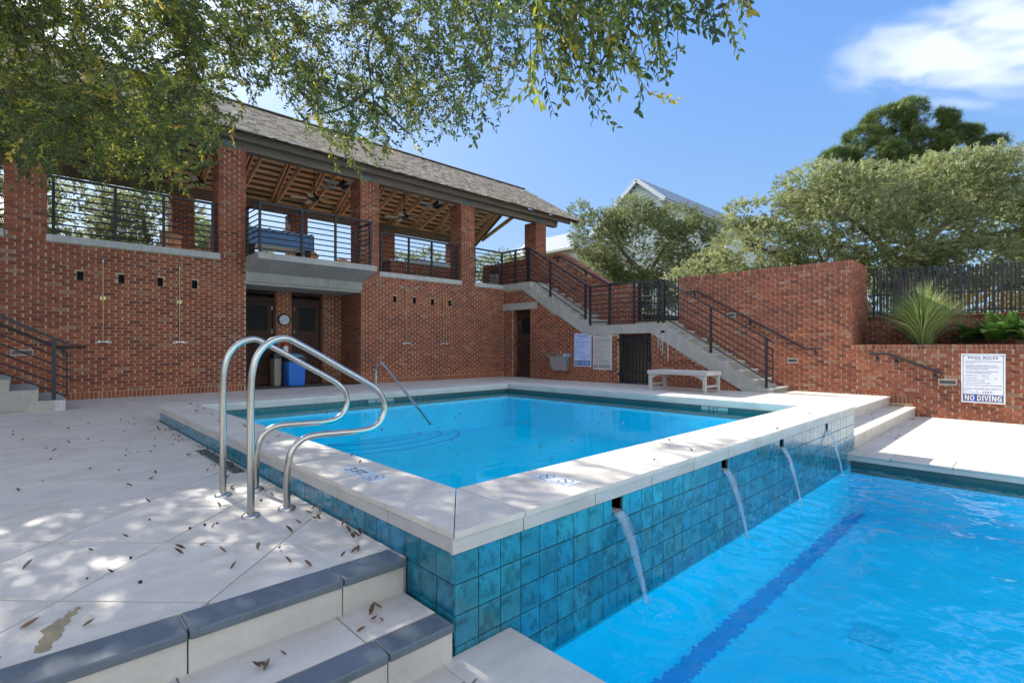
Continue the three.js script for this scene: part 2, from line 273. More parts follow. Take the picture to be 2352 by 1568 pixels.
{
  const d = thing('upper_deck', 'upper pool deck of large pale stone tiles laid diagonally');
  part(d, 'bed', [box(-7, 1.325, -.3, -.006, 2.12, W), box(1.325, 7.92, -.3, -.006, 8.39, W), box(7.92, W, -.17, -.006, 2.18, W)], M.grout);
  paving(d, [[-7, 1.315, 2.245, W], [1.315, 7.935, 8.385, W], [7.935, B, 2.30, W]], 0, 1.969, 1.234);
  // stain of a spilt drink on the front tiles
  const st = []; let yy = .0012; const cx = [[.045, 2.30, .03], [.065, 2.36, .035], [.075, 2.42, .04], [.10, 2.47, .03], [.13, 2.52, .022], [.15, 2.555, .012]];
  for (const [s, t, r] of cx) { const q = []; for (let i = 0; i < 14; i++) { const a = i / 14 * 6.283, e = r * (.8 + .4 * hash(i, Math.round(s * 1000), 3)); q.push([s + Math.cos(a) * e * .8, t + Math.sin(a) * e * 1.2]); } st.push(prism(q, 0, yy += .0003)); }
  part(d, 'stain', st, std([.34, .27, .16], { roughness: .9, map: rep(T.slate, 3) }), 'brown rust stain on the tiles by the front steps');
  const gr = thing('drain_grate', 'slotted grey steel drain grate in the deck beside the raised pool', 'drain grate', [1.235, 0, 5]);
  part(gr, 'frame', [box(1.185, 1.195, 0, .008, 4.42, 5.64), box(1.275, 1.285, 0, .008, 4.42, 5.64)], M.steelDull);
  for (let i = 0; i < 8; i++) part(gr, 'slat', box(1.199 + i * .0096, 1.204 + i * .0096, 0, .007, 4.42, 5.64), M.plate);
}
// a flight of two low steps: tread, edge stones and riser stones
function lowSteps(name, label, s0, s1, edges, mat, risers, pitch) {
  const o = thing(name, label, 'steps', [(s0 + s1) / 2, LOW, 2]);
  for (const [y, tn, ti] of edges) for (let s = s0; s < s1 - .02; s += pitch) part(o, 'edge_stone', rbox(s + .003, Math.min(s + pitch - .003, s1), y - .035, y + .001, tn, ti, .008), mat);
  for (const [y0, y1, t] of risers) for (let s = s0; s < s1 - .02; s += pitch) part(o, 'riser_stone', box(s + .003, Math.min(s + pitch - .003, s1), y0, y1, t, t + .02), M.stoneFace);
  return o;
}
{
  const l = lowSteps('left_steps', 'two low steps with dark slate edges in the left front corner', -4.19, 1.3, [[0, 2.08, 2.245], [-.158, 1.705, 1.837]], M.slate, [[-.158, -.036, 2.1], [LOWL, -.194, 1.72]], .5763);
  part(l, 'bed', [box(-4.2, 1.3, LOWL - .2, -.165, 1.74, 2.12), box(-4.2, 1.3, -.164, -.02, 2.122, 2.3)], M.grout);
  paving2(l, -4.2, 1.3, 1.84, 2.1, -.158, [.967, .387, -.19, -.77, -1.35, -2, -2.6, -3.2, -3.8], [1.16]);
  const r = lowSteps('right_steps', 'two low pale stone steps beside the far end of the raised pool', 7.97, B, [[0, 2.145, 2.3], [-.18, 1.735, 1.9]], M.stone, [[-.18, -.036, 2.165], [LOW, -.216, 1.752]], .31);
  part(r, 'bed', [box(7.96, B, LOW - .2, -.187, 1.77, 2.19), box(7.96, B, -.186, -.17, 2.187, 2.3)], M.grout);
  paving2(r, 7.97, B, 1.903, 2.163, -.18, [8.6, 9.2, 9.8, 10.4, 11, 11.6, 12.2], []);
}
function paving2(o, s0, s1, t0, t1, y, joints) { const c = [s0, ...joints.slice().sort((a, b) => a - b), s1]; for (let i = 0; i < c.length - 1; i++) if (c[i + 1] - c[i] > .02) part(o, 'tile', box(c[i] + .003, c[i + 1] - .003, y - .02, y, t0, t1), stoneMats[i % 4]); }
{
  const d = thing('lower_deck', 'lower pool deck of pale stone tiles round the lower pool');
  part(d, 'bed', [box(-7, 1.64, LOWL - .3, LOWL - .006, -10, 1.73), box(7.62, B, LOW - .3, LOW - .006, -10, 1.76)], M.grout);
  paving(d, [[-7, 1.25, -5, 1.72]], LOWL, 1.3, .2); paving(d, [[8.02, B, -6, 1.75]], LOW, 1.1, .3, .62);
  for (let i = 0; i < 9; i++) { const t1 = 1.742 - i * .58 + (i ? -.02 : 0), t0 = 1.742 - (i + 1) * .58 - .014;
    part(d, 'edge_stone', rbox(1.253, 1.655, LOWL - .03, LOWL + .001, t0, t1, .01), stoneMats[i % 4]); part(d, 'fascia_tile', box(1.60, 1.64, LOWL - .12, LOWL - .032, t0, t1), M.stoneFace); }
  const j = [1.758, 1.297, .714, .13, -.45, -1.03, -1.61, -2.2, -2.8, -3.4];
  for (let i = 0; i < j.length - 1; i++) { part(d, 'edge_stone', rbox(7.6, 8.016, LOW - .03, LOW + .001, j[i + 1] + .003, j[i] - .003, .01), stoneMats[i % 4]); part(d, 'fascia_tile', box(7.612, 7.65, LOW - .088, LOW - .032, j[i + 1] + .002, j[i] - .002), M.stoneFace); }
}
// ---------- the raised pool: basin, mitred coping stones, fascia, blue wall tiles
const S0 = 1.313, S9 = 7.945, T0 = 1.725, T9 = 8.39, I0 = 1.735, I9 = 7.45, J0 = 2.262, J9 = 7.9, WATER = .058, LWATER = -.505, PF = -.62, LF = -1.1;
{
  const o = thing('raised_pool', 'raised square swimming pool with pale stone coping and blue tiled outer walls', 'swimming pool', [4.6, LOW, 5]);
  // shell between outer tiles and inner plaster
  const sp = [[2.477, 2.58], [3.94, 4.045], [5.205, 5.31], [6.67, 6.78]], shell = [box(S0 + .03, I0, -1.5, .18, T0 + .03, T9 - .02), box(I9, S9 - .02, -1.5, .18, T0 + .03, T9 - .02), box(I0, I9, -1.5, .18, J9, T9 - .02), box(I0, I9, -1.5, .03, T0 + .032, J0), box(I0, I9, .105, .18, T0 + .032, J0)];
  const edges = [I0, ...sp.flat(), I9]; for (let i = 0; i < edges.length; i += 2) shell.push(box(edges[i], edges[i + 1], .03, .105, T0 + .032, J0));
  part(o, 'shell', shell, M.whiteGrout);
  part(o, 'basin', [box(I0 - .01, I9 + .01, PF - .1, PF, J0 - .01, J9 + .01), box(I0, I0 + .012, PF, .02, J0, J9), box(I9 - .012, I9, PF, .02, J0, J9), box(I0 + .012, I9 - .012, PF, .02, J0, J0 + .012), box(I0 + .012, I9 - .012, PF, .02, J9 - .012, J9)], M.poolPlaster);
  // curved entry steps at the back wall, each with a dark edge line
  for (const [k, r, y] of [[0, 1.62, -.6], [1, 1.25, -.575], [2, .85, -.55]]) {
    const p = [], q = [], c = [4.35, J9 - .012]; for (let i = 0; i <= 40; i++) { const a = Math.PI + Math.PI * i / 40; p.push([c[0] + Math.cos(a) * r, c[1] + Math.sin(a) * r * .62]); q.push([c[0] + Math.cos(a) * (r - .045), c[1] + Math.sin(a) * (r - .045) * .62 * .995]); }
    const st = part(o, 'entry_step', prism(p, y - .19, y), M.poolStep); const ring = []; for (let i = 0; i < 40; i++) ring.push(prism([p[i], p[i + 1], q[i + 1], q[i]], y - .004, y + .004)); part(st, 'edge_line', ring, M.navyTile);
  }
  // waterline tiles inside
  for (let s = I0; s < I9 - .02; s += .1429) part(o, 'waterline_tile', box(s + .001, s + .141, -.05, .112, J9 - .016, J9 - .003), M.waterTile);
  for (let t = J0; t < J9 - .02; t += .141) part(o, 'waterline_tile', box(I9 - .016, I9 - .003, -.05, .112, t + .001, t + .139), M.waterTile);
  // coping: front (along s), left (along t), back and far right
  const stone = (p) => { const g = prism(p, CT - .028, CT); return g; };
  const sj = [S0, 1.741, 2.31, 2.905, 3.465, 4.049, 4.616, 5.19, 5.76, 6.33, 6.9, 7.45, S9], tj = [T0, 2.288, 2.852, 3.415, 3.985, 4.55, 5.12, 5.69, 6.26, 6.83, 7.4, 7.9, T9], g = .003;
  const put = (p, i) => { const m = part(o, 'coping_stone', stone(p), stoneMats[i % 4]); return m; };
  for (let i = 0; i < sj.length - 1; i++) {
    const a = sj[i] + g, b = sj[i + 1] - g, last = i === sj.length - 2;
    if (i === 0) put([[S0, T0], [b, T0], [b, J0 - .004], [I0 + .001, J0 - .004]].map((p, k) => (k === 0 ? [S0 + g, T0] : p)), i); else put([[a, T0], [last ? S9 : b, T0], [last ? S9 : b, last ? 2.16 : J0], [a, last ? 2.16 : J0]], i);
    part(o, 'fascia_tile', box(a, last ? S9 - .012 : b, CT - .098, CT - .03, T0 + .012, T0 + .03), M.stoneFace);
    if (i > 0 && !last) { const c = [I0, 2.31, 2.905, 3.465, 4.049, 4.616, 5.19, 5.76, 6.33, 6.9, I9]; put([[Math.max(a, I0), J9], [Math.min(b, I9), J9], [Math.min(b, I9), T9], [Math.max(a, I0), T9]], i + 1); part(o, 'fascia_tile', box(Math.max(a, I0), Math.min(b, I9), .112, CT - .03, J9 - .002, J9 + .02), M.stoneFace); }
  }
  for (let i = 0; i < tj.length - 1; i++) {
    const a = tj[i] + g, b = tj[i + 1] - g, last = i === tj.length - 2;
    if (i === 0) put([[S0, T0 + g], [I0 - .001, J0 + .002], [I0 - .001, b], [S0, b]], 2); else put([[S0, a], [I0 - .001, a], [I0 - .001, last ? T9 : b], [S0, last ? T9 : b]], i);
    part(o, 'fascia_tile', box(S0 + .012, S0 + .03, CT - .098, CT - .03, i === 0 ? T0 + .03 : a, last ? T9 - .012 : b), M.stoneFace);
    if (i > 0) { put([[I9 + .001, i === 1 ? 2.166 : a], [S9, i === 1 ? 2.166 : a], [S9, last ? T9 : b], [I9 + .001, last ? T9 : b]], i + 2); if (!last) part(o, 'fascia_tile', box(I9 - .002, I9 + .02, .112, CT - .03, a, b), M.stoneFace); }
  }
  // blue wall tiles: five rows on the front, two on the left; the weir slots are left open
  const tg = [0, 1, 2, 3, 4, 5, 6, 7, 8, 9, 10, 11].map((k) => { const q = new RoundedBoxGeometry(.1285, .1285, .014, 1, .002), p = q.attributes.position, u = q.attributes.uv; for (let i = 0; i < p.count; i++) u.setXY(i, (k % 2 ? p.getX(i) : -p.getX(i)) + k * .317, (k % 3 ? p.getY(i) : -p.getY(i)) + k * .231); return q; });
  const row = (j) => CT - .1 - .0665 - j * .1335;
  for (let j = 0; j < 5; j++) for (let i = 0; i < 50; i++) {
    const s = S0 + .018 + .0665 + i * .1325; if (s > S9 - .05) continue;
    if (j === 0 && sp.some(([a, b]) => s + .05 > a && s - .05 < b)) { continue; }
    shared(o, 'tile', tg[Math.floor(R() * 12)], tileMats[Math.floor(R() * 6)], V(s, row(j), T0 + .024 + rr(-.0008, .0008)), [rr(-.004, .004), rr(-.006, .006), 0]);
  }
  for (let j = 0; j < 3; j++) for (let i = 0; i < 50; i++) { const t = T0 + .018 + .0665 + i * .1335; if (t > T9 - .05 || (j > 0 && t > 2.3)) continue; shared(o, 'tile', tg[Math.floor(R() * 12)], tileMats[Math.floor(R() * 6)], V(S0 + .024 + rr(-.0008, .0008), row(j), t), [0, Math.PI / 2 + rr(-.005, .005), rr(-.004, .004)]); }
  for (const [a, b] of sp) part(o, 'weir_slot', [box(a - .004, a, .03, .11, T0 + .02, J0), box(b, b + .004, .03, .11, T0 + .02, J0), box(a, b, .022, .03, T0 + .012, J0)], M.plate);
  const filler = []; for (const [a, b] of sp) { const i0 = Math.floor((a - .05 - S0 - .0845) / .1325) + 1; for (let i = i0 - 2; i < i0 + 4; i++) { const s = S0 + .0845 + i * .1325; if (!(s + .05 > a && s - .05 < b)) continue; for (const [u0, u1] of [[s - .064, Math.min(s + .064, a - .005)], [Math.max(s - .064, b + .005), s + .064]]) if (u1 - u0 > .012) filler.push(box(u0, u1, row(0) - .064, row(0) + .064, T0 + .017, T0 + .031)); filler.push(box(Math.max(s - .064, a - .004), Math.min(s + .064, b + .004), row(0) - .064, .02, T0 + .017, T0 + .031)); } }
  filler.forEach((f, i) => part(o, 'cut_tile', f, tileMats[i % 6]));
}
// depth markers: printed plaques set in the coping
function canvasMat(w, h, draw, o = {}) { const c = document.createElement('canvas'); c.width = w; c.height = h; const x = c.getContext('2d'); draw(x, w, h); const t = new THREE.CanvasTexture(c); t.colorSpace = THREE.SRGBColorSpace; t.anisotropy = 8; return std([1, 1, 1], { map: t, roughness: .4, ...o }); }
function plaque(corners, mat, y, th = .003) {   // corners: lower left, lower right, upper right, upper left in [s, t]
  const g = new THREE.BufferGeometry(), p = [], uv = [], c = corners, q = (k, u, v, yy = y + th) => { p.push(c[k][0], yy, -c[k][1]); uv.push(u, v); };
  q(0, 0, 0); q(1, 1, 0); q(2, 1, 1); q(0, 0, 0); q(2, 1, 1); q(3, 0, 1);
  for (let i = 0; i < 4; i++) { const j = (i + 1) % 4; for (const [k, yy] of [[i, y], [j, y], [j, y + th], [i, y], [j, y + th], [i, y + th]]) { p.push(c[k][0], yy, -c[k][1]); uv.push(.01, .01); } }
  g.setAttribute('position', new THREE.Float32BufferAttribute(p, 3)); g.setAttribute('uv', new THREE.Float32BufferAttribute(uv, 2)); g.computeVertexNormals(); return g;
}
function octagon(x, cx, cy, r, col, sw) { x.strokeStyle = col; x.lineWidth = sw; x.beginPath(); for (let i = 0; i <= 8; i++) { const a = Math.PI / 8 + i * Math.PI / 4; x.lineTo(cx + r * Math.cos(a), cy + r * Math.sin(a)); } x.stroke(); x.lineWidth = sw * .35; x.beginPath(); x.moveTo(cx - r * .6, cy + r * .25); x.lineTo(cx + r * .1, cy - r * .1); x.lineTo(cx + r * .55, cy + r * .2); x.moveTo(cx - r * .5, cy - r * .2); x.lineTo(cx + r * .4, cy + r * .35); x.stroke(); x.lineWidth = sw * 1.1; x.beginPath(); x.moveTo(cx - r * .62, cy - r * .62); x.lineTo(cx + r * .62, cy + r * .62); x.stroke(); }
{
  const m1 = canvasMat(900, 270, (x, w, h) => { x.fillStyle = '#c9d3dc'; x.fillRect(0, 0, w, h); x.fillStyle = '#11151c'; x.font = 'bold 210px sans-serif'; x.fillText('3', 70, 215); x.fillText('FT.', 240, 215); x.font = 'bold 44px sans-serif'; x.fillText('NO DIVING', 620, 252); octagon(x, 740, 108, 96, '#11151c', 12); });
  const a = new THREE.Mesh(plaque([[1.458, 3.145], [1.458, 2.708], [1.588, 2.705], [1.588, 3.142]], m1, CT), m1); a.name = 'depth_marker'; tag(a, 'white depth marker reading 3 FT with a no diving octagon on the left coping', 'depth marker'); scene.add(a);
  const m2 = (col, n) => canvasMat(n * 256, 240, (x, w, h) => { x.fillStyle = '#d5dae2'; x.fillRect(0, 0, w, h); for (let i = 0; i < n; i++) { octagon(x, 128 + i * 256, 96, 78, col, 11); x.fillStyle = '#20232b'; x.font = 'bold 40px sans-serif'; x.fillText('NO DIVING', 14 + i * 256, 222); } });
  const mm = m2('#3a3d46', 2), b = new THREE.Mesh(plaque([[2.20, 2.155], [2.20, 1.862], [2.348, 1.862], [2.348, 2.155]], mm, CT), mm); b.name = numbered('warning_marker'); tag(b, 'pair of white no diving plaques with grey octagons on the front coping', 'warning marker'); scene.add(b);
  const mr = m2('#a03028', 1), c = new THREE.Mesh(plaque([[3.15, 2.086], [3.15, 1.936], [3.282, 1.936], [3.282, 2.086]], mr, CT), mr); c.name = numbered('warning_marker'); tag(c, 'single no diving plaque with a red octagon on the sunlit front coping', 'warning marker'); scene.add(c);
  const txt = (s, f = 'bold 100px sans-serif') => canvasMat(512, 128, (x) => { x.fillStyle = '#e6e3da'; x.fillRect(0, 0, 512, 128); x.fillStyle = '#3b3a38'; x.font = f; x.textAlign = 'center'; x.fillText(s, 256, 100); });
  const put = (cn, mat, label) => { const q = new THREE.Mesh(plaque(cn, mat, CT, .002), mat); q.name = numbered('depth_marker'); tag(q, label, 'depth marker'); scene.add(q); };
  put([[7.66, 4.35], [7.66, 3.75], [7.78, 3.75], [7.78, 4.35]], txt('3 FT'), 'depth marker lettering on the far coping near the foot of the stairs');
  put([[6.5, 2.15], [6.5, 1.98], [6.9, 1.98], [6.9, 2.15]].map(([s, t]) => [s, t]), txt('NO DIVING', 'bold 76px sans-serif'), 'faint no diving lettering on the front coping near its far end');
  put([[3.75, 8.2], [4.35, 8.2], [4.35, 8.08], [3.75, 8.08]], txt('3 FT'), 'depth marker lettering on the back coping behind the steel rails');
  // small lettered waterline tiles
  for (const [s0, s1, t0, t1, l] of [[4.2, 4.68, 7.88, 7.885, 'dark 3 FT lettering on white waterline tiles of the back wall'], [7.43, 7.434, 3.2, 3.6, 'dark 3 FT lettering on white waterline tiles of the far right wall']]) { const mt = canvasMat(256, 64, (x) => { x.fillStyle = '#7f9593'; x.fillRect(0, 0, 256, 64); x.fillStyle = '#0d1416'; x.font = 'bold 58px sans-serif'; x.fillText('3 FT', 60, 53); }); const g2 = box(s0, s1, .055, .105, t0, t1); g2.attributes.uv.needsUpdate = true; const p = g2.attributes.position, u = g2.attributes.uv; for (let i = 0; i < p.count; i++) { const f = s1 - s0 > .1 ? (p.getX(i) - s0) / (s1 - s0) : (-p.getZ(i) - t1) / (t0 - t1); u.setXY(i, f, (p.getY(i) - .055) / .05); } const q = new THREE.Mesh(g2, mt); q.name = numbered('depth_marker'); tag(q, l, 'depth marker'); scene.add(q); }
}
// ---------- lower pool
{
  const o = thing('lower_pool', 'long rectangular lower swimming pool with a dark blue lane line', 'swimming pool', [4.6, LF, -2]);
  part(o, 'basin', [box(1.64, 7.66, LF - .1, LF, -9, T0 + .03), box(1.648, 1.66, LF, LOWL - .1, -9, T0 + .02), box(7.612, 7.628, LF, LOW - .15, -9, T0 + .02), box(1.66, 7.612, LF, -.56, T0 + .006, T0 + .03), box(1.66, 7.612, LF, LOWL - .1, -9, -8.98)], M.poolPlaster);
  for (let s = 1.7; s < 7.58; s += .025) { const e = rr(-.02, .02); part(o, 'lane_tile', box(s, s + .025, LF, LF + .004, 1.55 + e, 1.69 + rr(-.02, .02)), M.navyTile); }
  part(o, 'main_drain', rbox(4.3, 4.6, LF, LF + .012, .72, .98, .004), M.drain); 
  for (let t = T0 - .02; t > -5; t -= .15) part(o, 'waterline_tile', box(7.606, 7.618, LOW - .24, LOW - .09, t - .148, t), M.waterTile);
}
// ---------- water
const waterMat = (c, rough, bs) => new THREE.MeshPhysicalMaterial({ color: new THREE.Color().setRGB(...c), roughness: rough, transmission: 1, thickness: 0, ior: 1.33, specularIntensity: bs > .01 ? .9 : .45, bumpMap: T.ripple, bumpScale: bs });
const falls = [2.527, 3.99, 5.257, 6.725];
{
  const sheet = (s0, s1, t0, t1, y, nx, nt, f, name, label, mat, uvk) => {
    const g = new THREE.PlaneGeometry(s1 - s0, t1 - t0, nx, nt); g.rotateX(-Math.PI / 2); g.translate((s0 + s1) / 2, 0, -(t0 + t1) / 2); const p = g.attributes.position, uv = g.attributes.uv;
    for (let i = 0; i < p.count; i++) { const s = p.getX(i), t = -p.getZ(i); p.setY(i, y + f(s, t)); uv.setXY(i, s * uvk, t * uvk); } g.computeVertexNormals();
    const m = new THREE.Mesh(g, mat); m.name = name; m.userData = { kind: 'structure', label }; scene.add(m);
  };
  sheet(I0, I9, J0, J9, WATER, 60, 60, (s, t) => .0006 * (noise3(s * 3, 0, t * 3, 4) - .5), 'upper_pool_water', 'still clear blue water filling the raised pool', waterMat([.06, .96, .97], .0, .003), .5);
  sheet(1.655, 7.612, -8.9, T0 + .02, LWATER, 190, 340, (s, t) => {
    let h = .010 * (noise3(s * 2.2 + t * .6, 0, t * 5, 4) - .5) + .006 * (noise3(s * 6, 1, t * 11, 8) - .5);
    for (const f of falls) { const d = Math.hypot(s - f - .1, t - 1.56); if (d < 1.2) h += .010 * Math.exp(-d * 3.0) * Math.sin(d * 34) + .02 * Math.exp(-d * 6) * (noise3(s * 26, 2, t * 26, 6) - .5); }
    return h;
  }, 'lower_pool_water', 'rippled azure water of the lower pool', waterMat([.06, .95, .99], .0, .018), .55);
}
{
  // four weirs spill into the lower pool: each a fan of strands narrowing as it falls
  const glassy = new THREE.MeshPhysicalMaterial({ color: new THREE.Color().setRGB(.9, .95, .98), roughness: .12, transmission: .9, thickness: 0, ior: 1.33 });
  falls.forEach((s, k) => {
    const o = thing('water_spout', ['nearest of the four thin waterfalls spilling into the lower pool, left of the others', 'second thin waterfall from the front corner, below a dark slot', 'third thin waterfall from the front corner of the blue tiled wall', 'farthest thin waterfall beside the low right steps'][k], 'waterfall', [s, LWATER, 1.5], 'waterfalls from the raised pool');
    const y0 = .034, drop = y0 - LWATER, reach = .13, path = (f) => [T0 + .03 - f * (reach + .02), y0 - drop * f * f];
    const n = 9; for (let i = 0; i < n; i++) {
      const a = (i / (n - 1) - .5) * .088, pts = []; for (let j = 0; j <= 12; j++) { const f = j / 12, [t, y] = path(f), w = a * (1 - .72 * f) + .006 * Math.sin(f * 9 + i * 2.1) * f; pts.push(V(s + w + .10 * f, y + .002 * Math.sin(i * 3 + f * 14), t + .004 * Math.sin(i * 1.7 + f * 11))); }
      part(o, 'strand', tube(pts, .0028 + .0018 * hash(i, k, 3), 6, 26), glassy);
    }
    const p = [], uv = []; for (let j = 0; j < 12; j++) { const f = j / 12, g = (j + 1) / 12, [t, y] = path(f), [t2, y2] = path(g), w = .046 * (1 - .72 * f), w2 = .046 * (1 - .72 * g); for (const [ss, yy, tt] of [[-w, y, t], [w, y, t], [w2, y2, t2], [-w, y, t], [w2, y2, t2], [-w2, y2, t2]]) { p.push(s + ss + .1 * (1 - (yy - LWATER) / drop), yy, -tt); uv.push(ss, yy); } }
    const g = new THREE.BufferGeometry(); g.setAttribute('position', new THREE.Float32BufferAttribute(p, 3)); g.setAttribute('uv', new THREE.Float32BufferAttribute(uv, 2)); g.computeVertexNormals(); part(o, 'sheet', g, glassy);
    const foam = []; for (let i = 0; i < 90; i++) { const a = R() * 6.283, d = .16 * Math.sqrt(R()) , e = new THREE.IcosahedronGeometry(rr(.0025, .006), 0); e.translate(s + .1 + Math.cos(a) * d * .8, LWATER + .002 + rr(0, .006), -(1.56 + Math.sin(a) * d * .8)); foam.push(e); } part(o, 'bubbles', foam, glassy).userData.kind = 'stuff';
  });
}

// =====================================================================  PAVILION
const FL = 2.95, EAVE = [12.2, 5.68], RIDGE = [15.37, 7.6], BEAVE = [18.54, 5.68], PS = [-3.6, -.24, 3.125, 6.50, 9.895, 13.28], PW = .545, ROOF0 = -4.6, ROOF1 = 15.42;
const slope = (RIDGE[1] - EAVE[1]) / (RIDGE[0] - EAVE[0]);
const pav = thing('pavilion', 'long open brick pavilion with a wood shingle roof on brick pillars', 'pavilion', [5, 0, 12.7]);
{
  // lower storey: mortar core with openings for the recess and the vents, faced with brick
  const vents = [.775, 1.40, 2.04, 2.655, 7.54, 8.18, 8.81, 9.455], vh = vents.map((s) => [s - .05, s + .05, 2.243, 2.425]);
  const strip = []; let e = -7; for (const v of [...vents, 99]) { const a = v - .05; if (v < 3) { strip.push(box(e, a, 2.243, 2.425, W, W + .2)); e = v + .05; } }
  strip.push(box(e, 3.675, 2.243, 2.425, W, W + .2)); e = 6.525; for (const v of vents.slice(4)) { strip.push(box(e, v - .05, 2.243, 2.425, W, W + .2)); e = v + .05; } strip.push(box(e, A, 2.243, 2.425, W, W + .2));
  const wall = part(pav, 'wall', [box(-7, 3.675, -.2, 2.243, W, W + .2), box(-7, 3.675, 2.425, FL, W, W + .2), box(6.525, A + .2, -.2, 2.243, W, W + .2), box(6.525, A + .2, 2.425, FL, W, W + .2), box(3.675, 6.525, 2.72, FL, W + .03, W + .2), ...strip], M.mortar);
  const holes = [[3.675, 6.525, -1, 2.93], ...vh, [.29, 3.15, 2.928, 4], [7.05, 9.9, 2.918, 4], [10.43, 12, 2.93, 4], [-3.1, -.24, 2.93, 4]];
  lay(wall, 's', W, courses({ u0: -7, u1: A, y0: -.02, y1: FL + .1, soldier: .16, holes, odd: 0 }), 300);
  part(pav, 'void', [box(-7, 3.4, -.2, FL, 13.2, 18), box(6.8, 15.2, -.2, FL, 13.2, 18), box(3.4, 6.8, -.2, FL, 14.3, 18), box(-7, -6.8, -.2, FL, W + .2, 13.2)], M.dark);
  for (const s of vents) { const f = part(pav, 'vent', [box(s - .05, s - .042, 2.243, 2.425, W - .006, W + .12), box(s + .042, s + .05, 2.243, 2.425, W - .006, W + .12), box(s - .042, s + .042, 2.417, 2.425, W - .006, W + .12), box(s - .042, s + .042, 2.243, 2.251, W - .006, W + .12)], M.dark); part(f, 'backing', box(s - .05, s + .05, 2.243, 2.425, W + .12, W + .19), M.dark); }
  // recess with two doors
  const rb = 13.84, pier = [[4.745, 5.14]], rec = part(pav, 'recess_wall', [box(3.3, 3.72, -.1, 2.55, rb, rb + .2), box(4.745, 5.14, -.1, 2.55, rb, rb + .2), box(5.99, 6.9, -.1, 2.55, rb, rb + .2), box(6.53, 6.9, -.1, 2.72, W + .2, rb), box(3.3, 3.67, -.1, 2.72, W + .2, rb)], M.mortar); part(pav, 'door_head', box(3.3, 6.9, 2.36, 2.7, rb + .004, rb + .2), M.darkWood);
  lay(rec, 's', rb, courses({ u0: 4.745, u1: 5.14, y0: 0, y1: 2.5 }), 0); lay(rec, 's', rb, courses({ u0: 5.99, u1: 6.53, y0: 0, y1: 2.5 }), 0);
  lay(rec, 't', 6.53, courses({ u0: W + .02, u1: rb, y0: 0, y1: 2.52 }), 0);
  part(pav, 'recess_ceiling', box(3.67, 6.53, 2.44, 2.56, W + .03, rb), M.concrete);
  const fl = part(pav, 'recess_floor', box(3.67, 6.53, -.1, -.004, W, rb), M.grout); for (let s = 3.68; s < 6.5; s += .205) for (let t = W + .005; t < rb - .05; t += .103) part(fl, 'paver', box(s, Math.min(s + .2, 6.53), -.03, .002 + rr(-.001, .001), t, t + .098), M.paver);
  function door(axis, u0, u1, face, name, label, glass) {   // wood frame, upper glazed panel, lower louvres
    const P = (a, b, y0, y1, d0, d1) => (axis === 's' ? box(a, b, y0, y1, face + d0, face + d1) : box(face + d0, face + d1, y0, y1, a, b)), H = 2.19, o = part(pav, name, [P(u0, u0 + .07, 0, H + .08, -.03, .1), P(u1 - .07, u1, 0, H + .08, -.03, .1), P(u0 + .07, u1 - .07, H, H + .08, -.03, .1)], M.darkWood, label), a = u0 + .075, b = u1 - .075;
    part(o, 'door_leaf', [P(a, a + .13, .02, H, .01, .055), P(b - .13, b, .02, H, .01, .055), P(a + .13, b - .13, H - .13, H, .01, .055), P(a + .13, b - .13, 1.16, 1.42, .01, .055), P(a + .13, b - .13, .02, .26, .01, .055), P(a + .13, b - .13, .26, 1.16, .05, .056)], M.darkWood);
    part(o, 'glass', P(a + .13, b - .13, 1.42, H - .13, .03, .04), M.darkGlass);
    for (let y = .28; y < 1.15; y += .034) { const g = P(a + .13, b - .13, y, y + .028, .016, .028); part(o, 'louvre', g, M.darkWood); }
    for (const y of [.35, 1.35, 1.95]) part(o, 'hinge', P(glass ? a - .006 : b - .012, glass ? a + .012 : b + .006, y, y + .1, .0, .012), M.steelDull);
    return o;
  }
  door('s', 3.735, 4.74, rb + .03, 'door', 'left dark wooden restroom door with louvres', false); door('s', 5.145, 5.985, rb + .03, 'door', 'right dark wooden restroom door with louvres', true);
  // balcony over the recess
  const bal = part(pav, 'balcony', extrudeTY([[11.8, 3.06], [11.8, 2.925], [12.6, 2.71], [12.6, 2.505], [12.9, 2.505], [12.9, 3.06]].map(([t, y]) => [t, y]), 3.674, 6.528), M.concrete, 'bare concrete balcony slab with sloping underside');
  // floor and window sills
  part(pav, 'floor', [box(-7, 15.3, FL - .25, FL, W + .2, 18.1), box(A + .2, 15.3, 2.7, FL + .09, 11.3, W + .2)], M.stoneFace); const ter = thing('added_terrace', 'unseen pale slab added behind the pavilion to bounce sunlight up under its roof'); part(ter, 'slab', box(-16, 15.3, 2.5, 2.93, 18.101, 21.2), M.stone);  // pale slab behind is added out of view to bounce sun onto the rafters
  for (const [a, b] of [[-3.06, -.245], [.295, 3.148], [7.05, 9.905], [10.44, 11.72]]) { const n = Math.round((b - a) / 1.4) || 1; for (let i = 0; i < n; i++) part(pav, 'sill', rbox(a + (b - a) * i / n + .002, a + (b - a) * (i + 1) / n - .002, 2.93, 3.065, W - .035, W + .3, .008), M.sill); }
